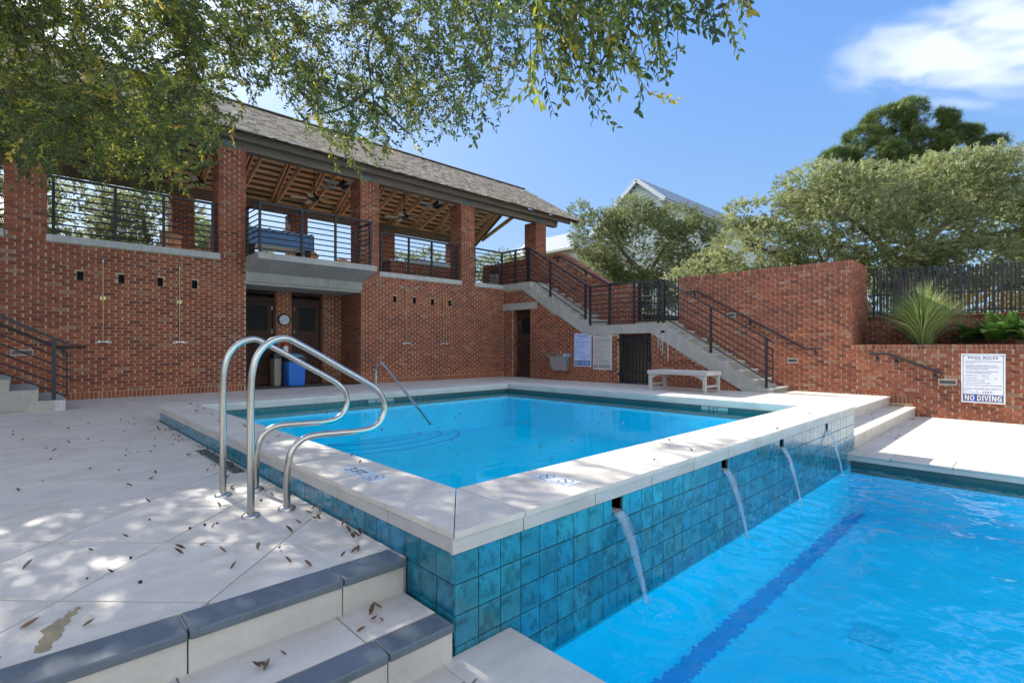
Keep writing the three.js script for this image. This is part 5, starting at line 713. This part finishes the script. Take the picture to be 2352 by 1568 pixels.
  const crown = new THREE.Group(); crown.name = 'crown'; o.add(crown);
  const geos = [0, 1, 2].map((k) => twigGeo(900 + k, 10, .20, .048, .021, 1.2, .15)), big = geos, mats = [[], [], []], cols = [[], [], []], stems = [];
  const limbPts = limbs.flatMap((p) => new THREE.CatmullRomCurve3(p).getPoints(14));
  const tint = (sunny) => { const q = R(), y = R() < .04; const v = rr(.75, 1.25); return y ? [.50 * v, .38 * v, .05] : q < .45 ? [.13 * v, .17 * v, .032 * v] : q < .68 ? [.28 * v, .30 * v, .04 * v] : [.07 * v, .105 * v, .035 * v]; };
  const spray = (tip, up, n, near, step) => {
    const top = tip.clone().add(up), mid = tip.clone().lerp(top, .45).add(new THREE.Vector3(rr(-.12, .12), rr(-.02, .1), rr(-.12, .12))), c = new THREE.QuadraticBezierCurve3(top, mid, tip), p = new THREE.Vector3(), q = new THREE.Vector3();
    stems.push(flat(new THREE.TubeGeometry(c, 4, near ? .0028 : .0035, 3)));
    for (let i = 0; i < n; i++) { const f = (i + R()) / n; c.getPoint(f, p); c.getTangent(f, q); q.normalize().add(new THREE.Vector3(rr(-1, 1), rr(-.6, .8), rr(-1, 1)).multiplyScalar(i > n - 3 ? .5 : 1.5)); const k = Math.floor(R() * 3), s = rr(.75, 1.25) * (near ? 1.1 : 1.05); mats[k].push(new THREE.Matrix4().compose(p, turnTo(q, R() * 6.28), new THREE.Vector3(s, s, s))); cols[k].push(tint()); }
  };
  for (const [s, y, t] of tips) { const near = t < 2.5, tip = V(s, y, t); if (near) { spray(tip, new THREE.Vector3(rr(-.3, .05), rr(.35, .75), rr(-.15, .15)), 6, true); if (R() < .35) spray(tip.clone().add(new THREE.Vector3(rr(-.1, .1), rr(.15, .3), rr(-.1, .1))), new THREE.Vector3(rr(-.2, .2), rr(.3, .6), rr(-.2, .2)), 6, true); continue; }
    spray(tip, s < 1.6 ? new THREE.Vector3(rr(-.35, .2), rr(.5, .95), rr(-.25, .25)) : new THREE.Vector3(rr(-.65, .3), rr(.3, .7), rr(-.45, .45)), s < 1.6 ? 10 : 7); for (let k = 0; k < (s < 1.6 ? 5 : 2); k++) spray(tip.clone().add(new THREE.Vector3(rr(-.4, .4), s < 1.6 ? rr(.1, .6) : rr(.2, .8), rr(-.4, .4))), new THREE.Vector3(rr(-.7, .6), rr(.1, .6), rr(-.6, .6)), 8); }
  // the rest of the crown, above and beyond the frame
  for (let i = 0; i < 150; i++) { const s = rr(-4.5, 5.2), t = rr(2.2, 11.5), y = rr(4.2, 8.4), z = s * CS + t * SN, x = s * SN - t * CS; if (z > 0 && Math.abs(x / z) < 1.06 && (y - 1) / z < .70) continue; if (s > 4.2 && t < 5.5) continue; if (noise3(s * .8, y * .8, t * .8, 77) < .40) continue; for (let k = 0; k < 2; k++) spray(V(s + rr(-.2, .2), y, t + rr(-.2, .2)), new THREE.Vector3(rr(-.4, .3), rr(.4, .8), rr(-.3, .3)), 8); }
  const b = inside(crown); [0, 1, 2].forEach((k) => copies(crown, 'leaf_spray', geos[k], LEAF, mats[k], cols[k]));
  part(crown, 'twigs', stems, M.twig).userData.kind = 'stuff';
}
// ---------- trees beyond the walls
const farTwig = [0, 1, 2].map((k) => twigGeo(400 + k, 12, .34, .10, .05, 1.1, .1)), needleTuft = [0, 1].map((k) => { const r = mulberry(70 + k), p = []; for (let i = 0; i < 26; i++) { const a = r() * 6.28, e = r() * 1.5 - .25, L = .2 + .1 * r(), d = [Math.cos(a) * Math.cos(e), Math.sin(e) + .3, Math.sin(a) * Math.cos(e)], w = .008; p.push(-d[2] * w, 0, d[0] * w, d[2] * w, 0, -d[0] * w, d[0] * L, d[1] * L, d[2] * L); } const g = new THREE.BufferGeometry(); g.setAttribute('position', new THREE.Float32BufferAttribute(p, 3)); g.computeVertexNormals(); return g; });
function bgTree(name, label, category, [s, y, t], trunks, blobs, { geos = farTwig, mat = LEAF, pal, n = 900, size = 1, holes = .36, freq = .9, seed = 1, group } = {}) {
  const o = thing(name, label, category, [s, y, t], group); for (const [pts, r0, r1] of trunks) part(o, r0 > .1 ? 'trunk' : 'limb', taper(pts.map((q) => V(...q)), r0, r1, 8), M.bark);
  const crown = new THREE.Group(); crown.name = 'crown'; o.add(crown); const mats = geos.map(() => []), cols = geos.map(() => []);
  for (const [bs, by, bt, rs, ry, rt, k = 1] of blobs) {
    let m = Math.round(n * k * Math.cbrt(rs * ry * rt) ** 2), guard = m * 6;
    while (m > 0 && guard-- > 0) {
      const a = R() * 6.283, c = R() * 2 - 1, q = Math.sqrt(1 - c * c), f = Math.cbrt(lerp(.22, 1.08, R())), d = [Math.cos(a) * q, c, Math.sin(a) * q], p = [bs + d[0] * rs * f, by + d[1] * ry * f, bt + d[2] * rt * f];
      const nz = noise3(p[0] * freq + seed, p[1] * freq * 1.3, p[2] * freq, seed) * .65 + noise3(p[0] * freq * 2.7, p[1] * freq * 2.7, p[2] * freq * 2.7, seed + 5) * .35; if (nz < holes + (f > .98 ? .09 : 0)) continue;
      const g = Math.floor(R() * geos.length), z = size * rr(.75, 1.25), dir = new THREE.Vector3(d[0] + rr(-.8, .8), d[1] * .6 + rr(-.5, .7), -d[2] + rr(-.8, .8)), col = pal[Math.floor(R() * pal.length)], v = rr(.75, 1.25);
      mats[g].push(new THREE.Matrix4().compose(V(...p), turnTo(dir, R() * 6.28), new THREE.Vector3(z, z, z))); cols[g].push(col.map((e) => e * v)); m--;
    }
  }
  geos.forEach((g, i) => mats[i].length && copies(crown, 'leaf_spray', g, mat, mats[i], cols[i])); return o;
}
const OAK = [[.21, .245, .085], [.26, .285, .11], [.17, .205, .07], [.31, .325, .17], [.23, .25, .125]], OAKD = [[.15, .19, .06], [.19, .22, .07], [.125, .16, .055], [.24, .25, .09]], PINE = [[.08, .13, .03], [.11, .17, .04], [.07, .11, .03], [.16, .19, .045]];
bgTree('oak_tree', 'broad pale green live oak with grey forked trunk behind the fence at the right', 'tree', [18, 1.5, 2.9], [[[[18, 1.4, 2.85], [18, 2.2, 2.85], [18.05, 2.9, 2.85], [18.3, 3.6, 2.7]], .21, .15], [[[18.05, 2.7, 2.85], [18, 3.5, 3.1], [17.6, 4.4, 3.6], [17, 5, 4.4]], .13, .04], [[[18.2, 3.3, 2.75], [18.8, 4.4, 2.0], [19.4, 5.2, 1.2]], .12, .04], [[[17.6, 1.6, 3.3], [17.6, 2.4, 3.75], [17.4, 3.1, 4.5], [16.6, 3.8, 5.6], [15.9, 4.2, 6.4]], .17, .04], [[[17.4, 3.1, 4.5], [17.3, 3.8, 4.7], [17, 4.6, 4.9]], .08, .02], [[[18.3, 3.6, 2.7], [19.2, 4, 1.8], [20.3, 4.3, .6], [21.2, 4.6, -.4]], .1, .03]],
  [[17.6, 4.9, 3.9, 2.0, 1.3, 1.7, 1.2], [17.8, 3.9, 3.2, 1.7, .8, 1.4], [18.4, 3.3, 3.4, 1.5, .6, 1.2, .8], [16.2, 3.9, 6.0, 1.5, .95, 1.3], [15.4, 3.2, 6.9, 1.1, .7, .8], [17.2, 5.6, 4.6, 1.7, .7, 1.2], [19.2, 5.5, 2.2, 1.9, 1.0, 1.5], [20.6, 5.3, .6, 2.0, 1.5, 1.6], [21.3, 4.2, -.9, 1.7, 1.2, 1.5], [18.6, 4.2, 2.4, 1.5, 1.0, 1.3], [16.9, 4.3, 5.9, 1.2, .5, .7], [16.0, 5.0, 6.1, 1.0, .38, .7], [17.1, 3.5, 4.5, 1.5, .6, 1.1], [20.0, 6.1, 1.7, 1.6, .5, 1.2], [21.5, 5.5, .0, 1.4, .5, 1.0], [15.0, 2.9, 7.6, 1.0, .6, .9], [16.3, 3.0, 5.4, 1.3, .6, 1.2], [19.2, 3.3, 1.2, 1.5, .6, 1.2]], { pal: OAK.map((c) => c.map((v) => v * 1.2)), n: 620, size: .6, seed: 11, holes: .36, freq: 1.15 });
bgTree('oak_tree', 'rounded darker live oak in the middle distance in front of the white gabled house', 'tree', [21.5, 1.8, 13], [[[[21.5, 1.8, 13], [21.4, 3, 13.1], [21.2, 4.5, 13]], .25, .15], [[[21.2, 4.2, 13], [20.3, 5.6, 13.8], [19.6, 6.6, 14.4]], .12, .04], [[[21.2, 4.2, 13], [22, 5.8, 12.4], [22.8, 6.8, 11.6]], .12, .04]],
  [[21.0, 5.6, 13.2, 2.4, 1.9, 2.2, 1.1], [19.5, 6.2, 14.4, 1.5, 1.2, 1.2], [22.6, 5.7, 11.6, 1.5, 1.3, 1.4], [20.6, 7.2, 13.4, 1.2, .8, 1.1], [22.4, 7.0, 12.0, 1.1, .7, 1.0], [19.2, 4.2, 14.6, 1.5, 1.1, 1.4], [22.8, 4.0, 11.4, 1.8, 1.3, 1.7], [20.9, 3.4, 13.3, 2.0, 1.2, 1.8], [18.9, 7.2, 15.1, .6, .6, .5, .7], [23.7, 6.6, 10.7, .6, .6, .5, .7]], { pal: [...OAK.slice(0, 3), ...OAKD], n: 600, size: .62, seed: 23, holes: .35, freq: 1.1 });
bgTree('pine_tree', 'tall dark green pine rising behind the pale oak at the right', 'tree', [32.6, 1.8, 4.7], [[[[32.6, 1.8, 4.7], [32.6, 7, 4.7], [32.8, 13, 4.5]], .3, .08], ...[[8.3, 29.6, 7.4], [9.6, 30.2, 7.2], [10.6, 35, 2.1], [11.6, 31.2, 6.3], [11.9, 34.6, 2.6], [8.5, 35.4, 1.8]].map(([y, s, t]) => [[[32.65, y - 1, 4.7], [lerp(32.6, s, .5), y - .4, lerp(4.7, t, .5)], [s, y, t]], .09, .02])],
  [[32.6, 13.1, 4.7, .8, .5, .8], [31.8, 12.5, 5.5, 1.3, .6, 1.2], [33.0, 12.2, 4.0, 1.2, .6, 1.2], [31.0, 11.7, 6.4, 1.0, .45, .9], [30.1, 10.6, 7.3, 1.1, .45, .9], [31.2, 10.7, 6.0, 1.5, .7, 1.3], [32.8, 11.2, 4.5, 1.7, .8, 1.6], [34.4, 11.8, 2.9, 1.0, .4, .9], [35.0, 11.1, 2.0, 1.2, .35, 1.0], [28.8, 8.6, 8.6, 1.2, .4, 1.0], [30.2, 9.3, 7.2, 1.7, .7, 1.4], [32.4, 9.8, 4.8, 2.0, .9, 1.8], [34.6, 10, 2.6, 1.6, .6, 1.4], [33.4, 8.6, 3.6, 2.4, .9, 2.2], [30, 8.1, 7, 1.8, .6, 1.6], [36, 8, .4, 2.0, .7, 1.8], [37, 6.6, -1, 2, .7, 1.8]], { geos: needleTuft, mat: NEEDLE, pal: PINE.map((c) => c.map((v) => v * 1.35)), n: 620, size: 1.05, seed: 31, holes: .47, freq: 1.2 });
bgTree('oak_tree', 'sunlit oak foliage behind the pavilion, seen through the left bay', 'tree', [2, 2.9, 22], [[[[2, 2.8, 22], [2.1, 4.4, 22], [2.4, 6, 22]], .2, .08], [[[3.2, 2.8, 21.6], [3.1, 4.4, 21.7], [3, 5.8, 21.6]], .1, .04]], [[1.2, 5.0, 22, 2.0, 1.7, 1.5], [3.5, 4.9, 22.2, 1.9, 1.7, 1.5], [-.8, 4.9, 22.4, 1.7, 1.7, 1.4], [2, 3.7, 21.5, 2.6, 1, 1.2], [5.0, 4.3, 22.6, 1.3, 1.3, 1.2], [-3, 4.8, 22.4, 1.8, 1.7, 1.4]], { pal: [...OAK, [.20, .22, .05]], n: 460, size: .75, seed: 41, holes: .30 });
bgTree('oak_tree', 'loose oak behind the pavilion, seen left of the blue table', 'tree', [6.8, 2.9, 24.5], [[[[6.8, 2.8, 24.5], [6.8, 4.5, 24.5], [7, 6, 24.4]], .18, .08]], [[6.6, 5, 24.5, 1.6, 1.5, 1.3], [7.6, 4.0, 24.6, 1.8, 1.1, 1.4], [9.6, 3.7, 24.8, 1.7, .9, 1.3]], { pal: OAKD, n: 380, size: .7, seed: 43, holes: .40 });
bgTree('oak_tree', 'leafy oak behind the pavilion, seen above the brick counter', 'tree', [13.6, 2.9, 21.6], [[[[13.6, 2.8, 21.6], [13.6, 4, 21.6], [13.8, 5.2, 21.5]], .16, .07]], [[13.0, 4.4, 21.8, 1.7, 1.1, 1.3], [14.6, 4.6, 21.2, 1.4, 1.2, 1.2], [11.6, 4.2, 22.2, 1.1, .8, .9]], { pal: [...OAK, ...OAKD], n: 420, size: .66, seed: 47, holes: .36 });
bgTree('oak_tree', 'leafy oak filling the gap behind the upper landing railing', 'tree', [17.4, 2.9, 18.6], [[[[17.4, 2.8, 18.6], [17.4, 4, 18.6], [17.5, 5, 18.5]], .16, .06]], [[17.2, 4.5, 18.7, 1.5, 1.15, 1.2], [16.0, 4.2, 19.6, 1.2, 1.1, 1.0], [18.3, 5.1, 18, .9, .7, .7], [17.1, 3.4, 18.6, 1.6, .7, 1.2]], { pal: [...OAK, ...OAKD], n: 470, size: .62, seed: 53, holes: .35 });
bgTree('oak_tree', 'dark green trees in the far right background behind the fence', 'tree', [31, 1.6, -4], [[[[31, 1.6, -3], [31, 3, -3], [31, 5, -3]], .2, .1]], [[30, 4.4, -1, 2.6, 1.9, 2.4], [32, 5, -4.6, 2.8, 2.4, 2.8], [31.5, 3.2, 1.6, 2.8, 1.3, 2.4], [31, 3.2, 5.6, 2.8, 1.3, 2.6], [32, 6.8, -2, 1.8, .8, 1.6]], { pal: OAKD, n: 330, size: 1.0, seed: 59, holes: .33 });
// hedge with new red and orange shoots behind the fence
bgTree('hedge', 'clipped hedge with orange and red new shoots behind the fence at the right', 'hedge', [23.4, 1.6, 0], [], [[23.4, 2.2, 1.6, 1.0, .75, 1.2], [23.4, 2.25, .0, 1.0, .75, 1.2], [23.2, 2.1, 3.2, .9, .7, 1.1], [23.4, 2.2, -1.6, 1, .75, 1.2]], { pal: [[.30, .26, .04], [.16, .18, .03], [.42, .13, .03], [.12, .14, .03], [.40, .24, .05]], n: 650, size: .42, seed: 61, holes: .12 });
bgTree('hedge', 'mid green shrubs behind the picket fence left of the grass clump', 'hedge', [15.6, 1.6, 3], [], [[15.6, 1.9, 3.0, .8, .42, .9], [15.8, 1.9, 1.9, .7, .35, .6], [16.2, 1.75, 4.3, .9, .4, .8]], { pal: [[.13, .16, .03], [.09, .12, .025], [.20, .19, .04]], n: 600, size: .36, seed: 67, holes: .25 });
{
  // fountain grass clump
  const blades = (name, label, s, y, t, n, H, sp, wid, pal, seed) => {
    const o = thing(name, label, 'ornamental grass', [s, y, t]), r = mulberry(seed);
    const groups = pal.map(() => []); for (let i = 0; i < n; i++) {
      const a = r() * 6.283, lean = Math.pow(r(), .75) * sp, h = H * (.55 + .5 * r()) * (1 - .18 * (lean / sp)), b0 = [s + Math.cos(a) * .16 * r(), t + Math.sin(a) * .16 * r()], w = wid * (.6 + .7 * r()), q = [], N = 6, sx = -Math.sin(a + r() - .5), st2 = Math.cos(a + r() - .5);
      for (let k = 0; k <= N; k++) { const f = k / N, out = lean * (f * .55 + f * f * f * .75), up = h * (f - .22 * (lean / sp) * f * f * f * f - .12 * f * f * (lean / sp)), ww = w * (1 - f * f * .97) * .5; q.push([[b0[0] + Math.cos(a) * out + sx * ww, y + up, b0[1] + Math.sin(a) * out + st2 * ww], [b0[0] + Math.cos(a) * out - sx * ww, y + up, b0[1] + Math.sin(a) * out - st2 * ww]]); }
      const p = groups[i % pal.length]; for (let k = 0; k < N; k++) for (const v of [q[k][0], q[k][1], q[k + 1][1], q[k][0], q[k + 1][1], q[k + 1][0]]) p.push(v[0], v[1], -v[2]);
    }
    groups.forEach((p, i) => { const g = new THREE.BufferGeometry(); g.setAttribute('position', new THREE.Float32BufferAttribute(p, 3)); g.computeVertexNormals(); part(o, 'blades', g, phy(pal[i], { roughness: .8, transmission: .35, thickness: 0, ior: 1.25, side: THREE.DoubleSide })); });
  };
  blades('grass_clump', 'large fountain grass clump with arching blades in the raised bed', 13.25, 1.0, 1.72, 1500, 1.42, .80, .016, [[.17, .29, .06], [.21, .33, .075], [.28, .36, .11], [.40, .38, .22]], 5);
  // coontie fronds
  const coontie = (s, t, h, seed, label) => {
    const o = thing('coontie_plant', label, 'plant', [s, 1.03, t]), r = mulberry(seed); for (let i = 0; i < 17; i++) {
      const a = i * 2.4 + r(), L = h * (.8 + .4 * r()), lean = .35 + .9 * (i / 17), p = [], q = (f) => { const e = 1.45 - lean * f; return [s + Math.cos(a) * L * f * (.25 + .55 * lean * f), 1.03 + L * f * Math.sin(e) * .98, t + Math.sin(a) * L * f * (.25 + .55 * lean * f)]; };
      for (let k = 3; k < 20; k++) for (const sd of [-1, 1]) { const f = k / 20, b = q(f), c = q(f + .05), l = .13 * Math.sin(Math.PI * (f * .85 + .12)) + .03, nx = -Math.sin(a) * sd, nz = Math.cos(a) * sd, fx = Math.cos(a) * .45, fz = Math.sin(a) * .45, w = .013, e = [b[0] + (nx + fx) * l, b[1] + .02 + l * .15, b[2] + (nz + fz) * l]; p.push(b[0] - Math.cos(a) * w, b[1], -(b[2] - Math.sin(a) * w), e[0], e[1], -e[2], c[0], c[1], -c[2]); const m = [(b[0] + e[0]) / 2 + fx * .04, (b[1] + e[1]) / 2 - .006, (b[2] + e[2]) / 2 + fz * .04]; p.push(c[0], c[1], -c[2], e[0], e[1], -e[2], m[0] + fx * .02, m[1], -(m[2] + fz * .02)); }
      const g = new THREE.BufferGeometry(); g.setAttribute('position', new THREE.Float32BufferAttribute(p, 3)); g.computeVertexNormals(); part(o, 'frond', g, [FR1, FR2, FR3][i % 3]);
    }
  };
  const fr = (c) => phy(c, { roughness: .75, transmission: .35, thickness: 0, ior: 1.3, side: THREE.DoubleSide }), FR1 = fr([.10, .22, .02]), FR2 = fr([.07, .17, .018]), FR3 = fr([.14, .26, .025]);
  coontie(13.25, .62, .62, 1, 'low glossy green cycad just right of the grass clump'); coontie(13.4, .25, .72, 2, 'bright green cycad near the right edge above the large sign'); coontie(13.1, -.15, .6, 3, 'cycad at the very right edge of the planting bed'); coontie(13.6, .95, .5, 4, 'small shaded cycad behind the grass clump'); coontie(13.0, .12, .42, 6, 'small cycad in front of the brighter one, above the large sign');
}
// =====================================================================  HOUSES BEYOND
{
  // added unseen behind the camera: pale paving and a house that bounce sunlight
  const d = thing('added_deck', 'unseen pale paving added at the near end of the lower pool to bounce sunlight'); part(d, 'slab', [box(-7, B, LOWL - .3, LOWL, -16, -10), box(1.64, 7.62, LOWL - .3, LOWL - .002, -10, -8.9)], M.stone);
  const o = thing('added_house', 'unseen pale house with tall windows, added behind the camera to bounce sunlight into the court', 'house', [4, LOWL, -17]); part(o, 'wall', box(-14, 22, LOWL - .3, 8.4, -24, -16), M.whitePaint); for (let i = 0; i < 9; i++) for (const y of [.6, 4.4]) { const f = part(o, 'window', [box(-12.6 + i * 3.9, -11.2 + i * 3.9, y, y + 2.2, -16.02, -15.96)], M.cream); part(f, 'pane', box(-12.5 + i * 3.9, -11.3 + i * 3.9, y + .1, y + 2.1, -15.955, -15.94), M.darkGlass); }
  part(o, 'roof', extrudeTY([[-25, 8.4], [-20, 11], [-15.4, 8.4], [-15.4, 8.55], [-20, 11.2], [-25, 8.55]], -14.5, 22.5), M.metalRoof);
}
{
  const hs = 30, apT = 19.125, apY = 12.37, eT = 17.0, eY = 10.65, k = (apY - eY) / (apT - eT), lT = 23.2, far = 49;
  const o = thing('white_house', 'tall white house with a grey metal gable roof behind the middle oak', 'house', [36, 2, 19]); const roofLine = (t) => apY - Math.abs(t - apT) * k;
  part(o, 'wall', [extrudeTY([[eT + .5, 2], [22.4, 2], [22.4, roofLine(22.4) - .12], [apT, apY - .14], [eT + .5, roofLine(eT + .5) - .12]], hs + .5, far - .3)], M.sidingPaint);
  for (let y = 8.6; y < apY - .3; y += .22) { const a = Math.max(eT + .5, apT - (apY - y - .14) / k), b = Math.min(22.4, apT + (apY - y - .14) / k); if (b - a > .2) part(o, 'siding_board', extrudeTY([[a, y], [b, y], [b - .001, y + .2], [a + .001, y + .2]], hs + .475, hs + .5), M.sidingPaint); }
  const sid = []; for (let y = 4; y < eY - .3; y += .22) part(o, 'siding_board', box(hs + .5, far - .35, y, y + .2, eT + .475, eT + .499), M.sidingPaint);
  part(o, 'roof', [extrudeTY([[eT, eY], [apT, apY], [apT, apY + .09], [eT, eY + .09]], hs, far), extrudeTY([[lT, roofLine(lT)], [lT, roofLine(lT) + .09], [apT, apY + .09], [apT, apY]], hs, far)], M.metalRoof);
  for (let s = hs + .2; s < far; s += .42) part(o, 'seam', bar(V(s, eY + .1, eT), V(s, apY + .1, apT), .03, .035), M.metalRoof);
  part(o, 'barge_board', [bar(V(hs - .02, eY - .08, eT), V(hs - .02, apY - .08, apT), .06, .26), bar(V(hs - .02, roofLine(lT) - .08, lT), V(hs - .02, apY - .08, apT), .06, .26)], M.whitePaint);
  for (const [s, y0, y1, n] of [[39.3, 8.75, 9.85, 0], [43.6, 8.75, 9.85, 0], [35.6, 8.75, 9.85, 0], [39.3, 5.2, 6.6, 0], [44.5, 4.6, 6.2, 0], [47, 4.6, 6.2, 0]]) { const f = part(o, 'window', [box(s, s + .08, y0, y1, eT + .42, eT + .475), box(s + .82, s + .9, y0, y1, eT + .42, eT + .475), box(s + .08, s + .82, y1 - .08, y1, eT + .42, eT + .475), box(s + .08, s + .82, y0, y0 + .08, eT + .42, eT + .475), box(s + .08, s + .82, (y0 + y1) / 2 - .025, (y0 + y1) / 2 + .025, eT + .43, eT + .475)], M.whitePaint); part(f, 'pane', box(s + .08, s + .82, y0 + .08, y1 - .08, eT + .455, eT + .474), M.darkGlass); }
  part(o, 'soffit', box(hs, far, eY - .1, eY - .04, eT + .03, eT + .5), M.whitePaint);
  // small hip roof between the pavilion and the oak
  const h = thing('small_house', 'low house with a bright hipped metal roof right of the last pillar', 'house', [26, 2.5, 22]), ap = [24.0, 8.37, 20.3], eave = 7.05; const [as, ay, at] = ap, e0 = 23.2, tR = 19.75 - .55, tL = 27;
  const tri = (a, b, c, d) => { const p = [a, b, c]; if (d) p.push(a, c, d); const g = new THREE.BufferGeometry(); g.setAttribute('position', new THREE.Float32BufferAttribute(p.flatMap((v) => [v.x, v.y, v.z]), 3)); g.computeVertexNormals(); return uvBox(g); };
  const A1 = V(as, eave, 19.55), A2 = V(as, eave, 26), P1 = V(as + 1.6, ay, 20.25 + .95), P2 = V(as + 1.6, ay, 25), P3 = V(as + 7, ay - .0, 20.25 + .95), A3 = V(as + 9, eave, 19.55);
  part(h, 'roof', [tri(A1, P1, P2, A2), tri(A1, A3, P3, P1), tri(P1, P3, V(as + 7, ay, 25), P2)], M.metalRoof);
  for (let i = 1; i < 22; i++) { const t = 19.55 + i * .3, f = Math.min(1, (t - 19.55) / 1.65), a = V(as, eave + .012, t), b = a.clone().lerp(V(as + 1.6, ay + .012, t), f); part(h, 'seam', bar(a, b, .025, .03), M.metalRoof); } for (let i = 1; i < 22; i++) { const s = as + i * .38, f = Math.min(1, (s - as) / 1.6), a = V(s, eave + .012, 19.55), b = a.clone().lerp(V(s, ay + .012, 21.2), f); part(h, 'seam', bar(a, b, .025, .03), M.metalRoof); }
  part(h, 'eave_board', [bar(V(as - .01, eave - .06, 19.5), V(as - .01, eave - .06, 26), .05, .14), bar(V(as, eave - .06, 19.54), V(as + 9, eave - .06, 19.54), .05, .14)], M.cream); part(h, 'wall', box(as + .4, as + 9, 2.2, eave - .02, 19.9, 26), M.cream);
  const n = thing('neighbour_house', 'pale house gable end seen beyond the leftmost pillar', 'house', [-2, 2.8, 24]); part(n, 'wall', [box(-7, .2, 2.6, 5.0, 24, 28)], M.cream); for (let i = 0; i < 10; i++) part(n, 'siding_board', box(-7, .2, 2.8 + i * .22, 3 + i * .22, 23.97, 24), M.cream); part(n, 'roof', extrudeTY([[23.6, 4.95], [26, 6.4], [28.4, 4.95], [28.4, 5.05], [26, 6.5], [23.6, 5.05]], -7.3, .5), M.metalRoof); part(n, 'corner_board', box(.16, .24, 2.6, 5, 23.95, 24.06), M.whitePaint);
}
// =====================================================================  FALLEN LEAVES
{
  const gs = [0, 1, 2, 3].map((k) => { const r = mulberry(200 + k), p = leafShape(.062, .024 + .006 * r(), .9 + .5 * r(), -.5 - .5 * r()); for (let i = 0; i < p.length; i += 3) p[i + 1] += .002; const g = new THREE.BufferGeometry(); g.setAttribute('position', new THREE.Float32BufferAttribute(p, 3)); g.computeVertexNormals(); return g; });
  const lm = [[.16, .085, .045], [.10, .055, .03], [.24, .14, .08], [.07, .045, .03], [.19, .16, .10]].map((c) => std(c, { roughness: .8, side: THREE.DoubleSide }));
  const drop = (s, y, t, k, label = 'curled brown oak leaf lying on the pale deck or coping') => { const m = new THREE.Mesh(gs[k % 4], lm[Math.floor(R() * 5)]); m.name = numbered('fallen_leaf'); m.position.copy(V(s, y + .001, t)); m.rotation.set(rr(-.2, .2), R() * 6.28, rr(-.2, .2)); const z = rr(.4, .8); m.scale.set(z, z, z); m.castShadow = true; tag(m, label, 'leaf', label.includes('water') ? 'leaves floating on the raised pool' : 'fallen leaves on the deck'); scene.add(m); };
  let k = 0; for (let i = 0; i < 90; i++) { const t = 2.3 + 7 * Math.pow(R(), 1.3); drop(rr(-.6 - t * .25, 1.28), 0, t, k++); }
  for (let i = 0; i < 55; i++) { const t = rr(2.35, 7.5); drop(1.3 - Math.abs(rr(0, .22) * R() * 1.4), 0, t, k++); }
  for (let i = 0; i < 9; i++) drop(rr(.4, 1.27), -.158, rr(1.86, 2.08), k++); for (let i = 0; i < 4; i++) drop(rr(.7, 1.3), LOWL, rr(1.4, 1.66), k++);
  for (let i = 0; i < 16; i++) drop(rr(S0 + .03, I0 - .03), CT, rr(2.4, 8), k++); for (let i = 0; i < 6; i++) drop(rr(2, 7), CT, rr(T0 + .05, J0 - .06), k++);
  for (let i = 0; i < 14; i++) drop(rr(8.5, 12.5), i % 3 ? LOW : -.18, i % 3 ? rr(1.45, 1.7) : rr(1.95, 2.1), k++);
  for (let i = 0; i < 44; i++) drop(rr(2.3, 6.9), WATER + .001, rr(3.2, 7.4), k++, 'dark leaf floating on the still pool water');
  // acorns and specks
  const ac = new THREE.SphereGeometry(.008, 8, 6), am = [], q = new THREE.Quaternion(); for (let i = 0; i < 110; i++) { const t = 2.5 + 8 * R(), z = rr(.5, 1.1); am.push(new THREE.Matrix4().compose(V(rr(-3, 1.26), .006, t), q, new THREE.Vector3(z, z * .8, z * 1.3))); } const g = thing('acorns', 'small dark acorns and specks scattered over the deck', 'acorns', [0, 0, 4]); copies(g, 'acorns', ac, std([.03, .022, .015]), am, null); g.userData.kind = 'stuff';
}
renderer.render(scene, camera);
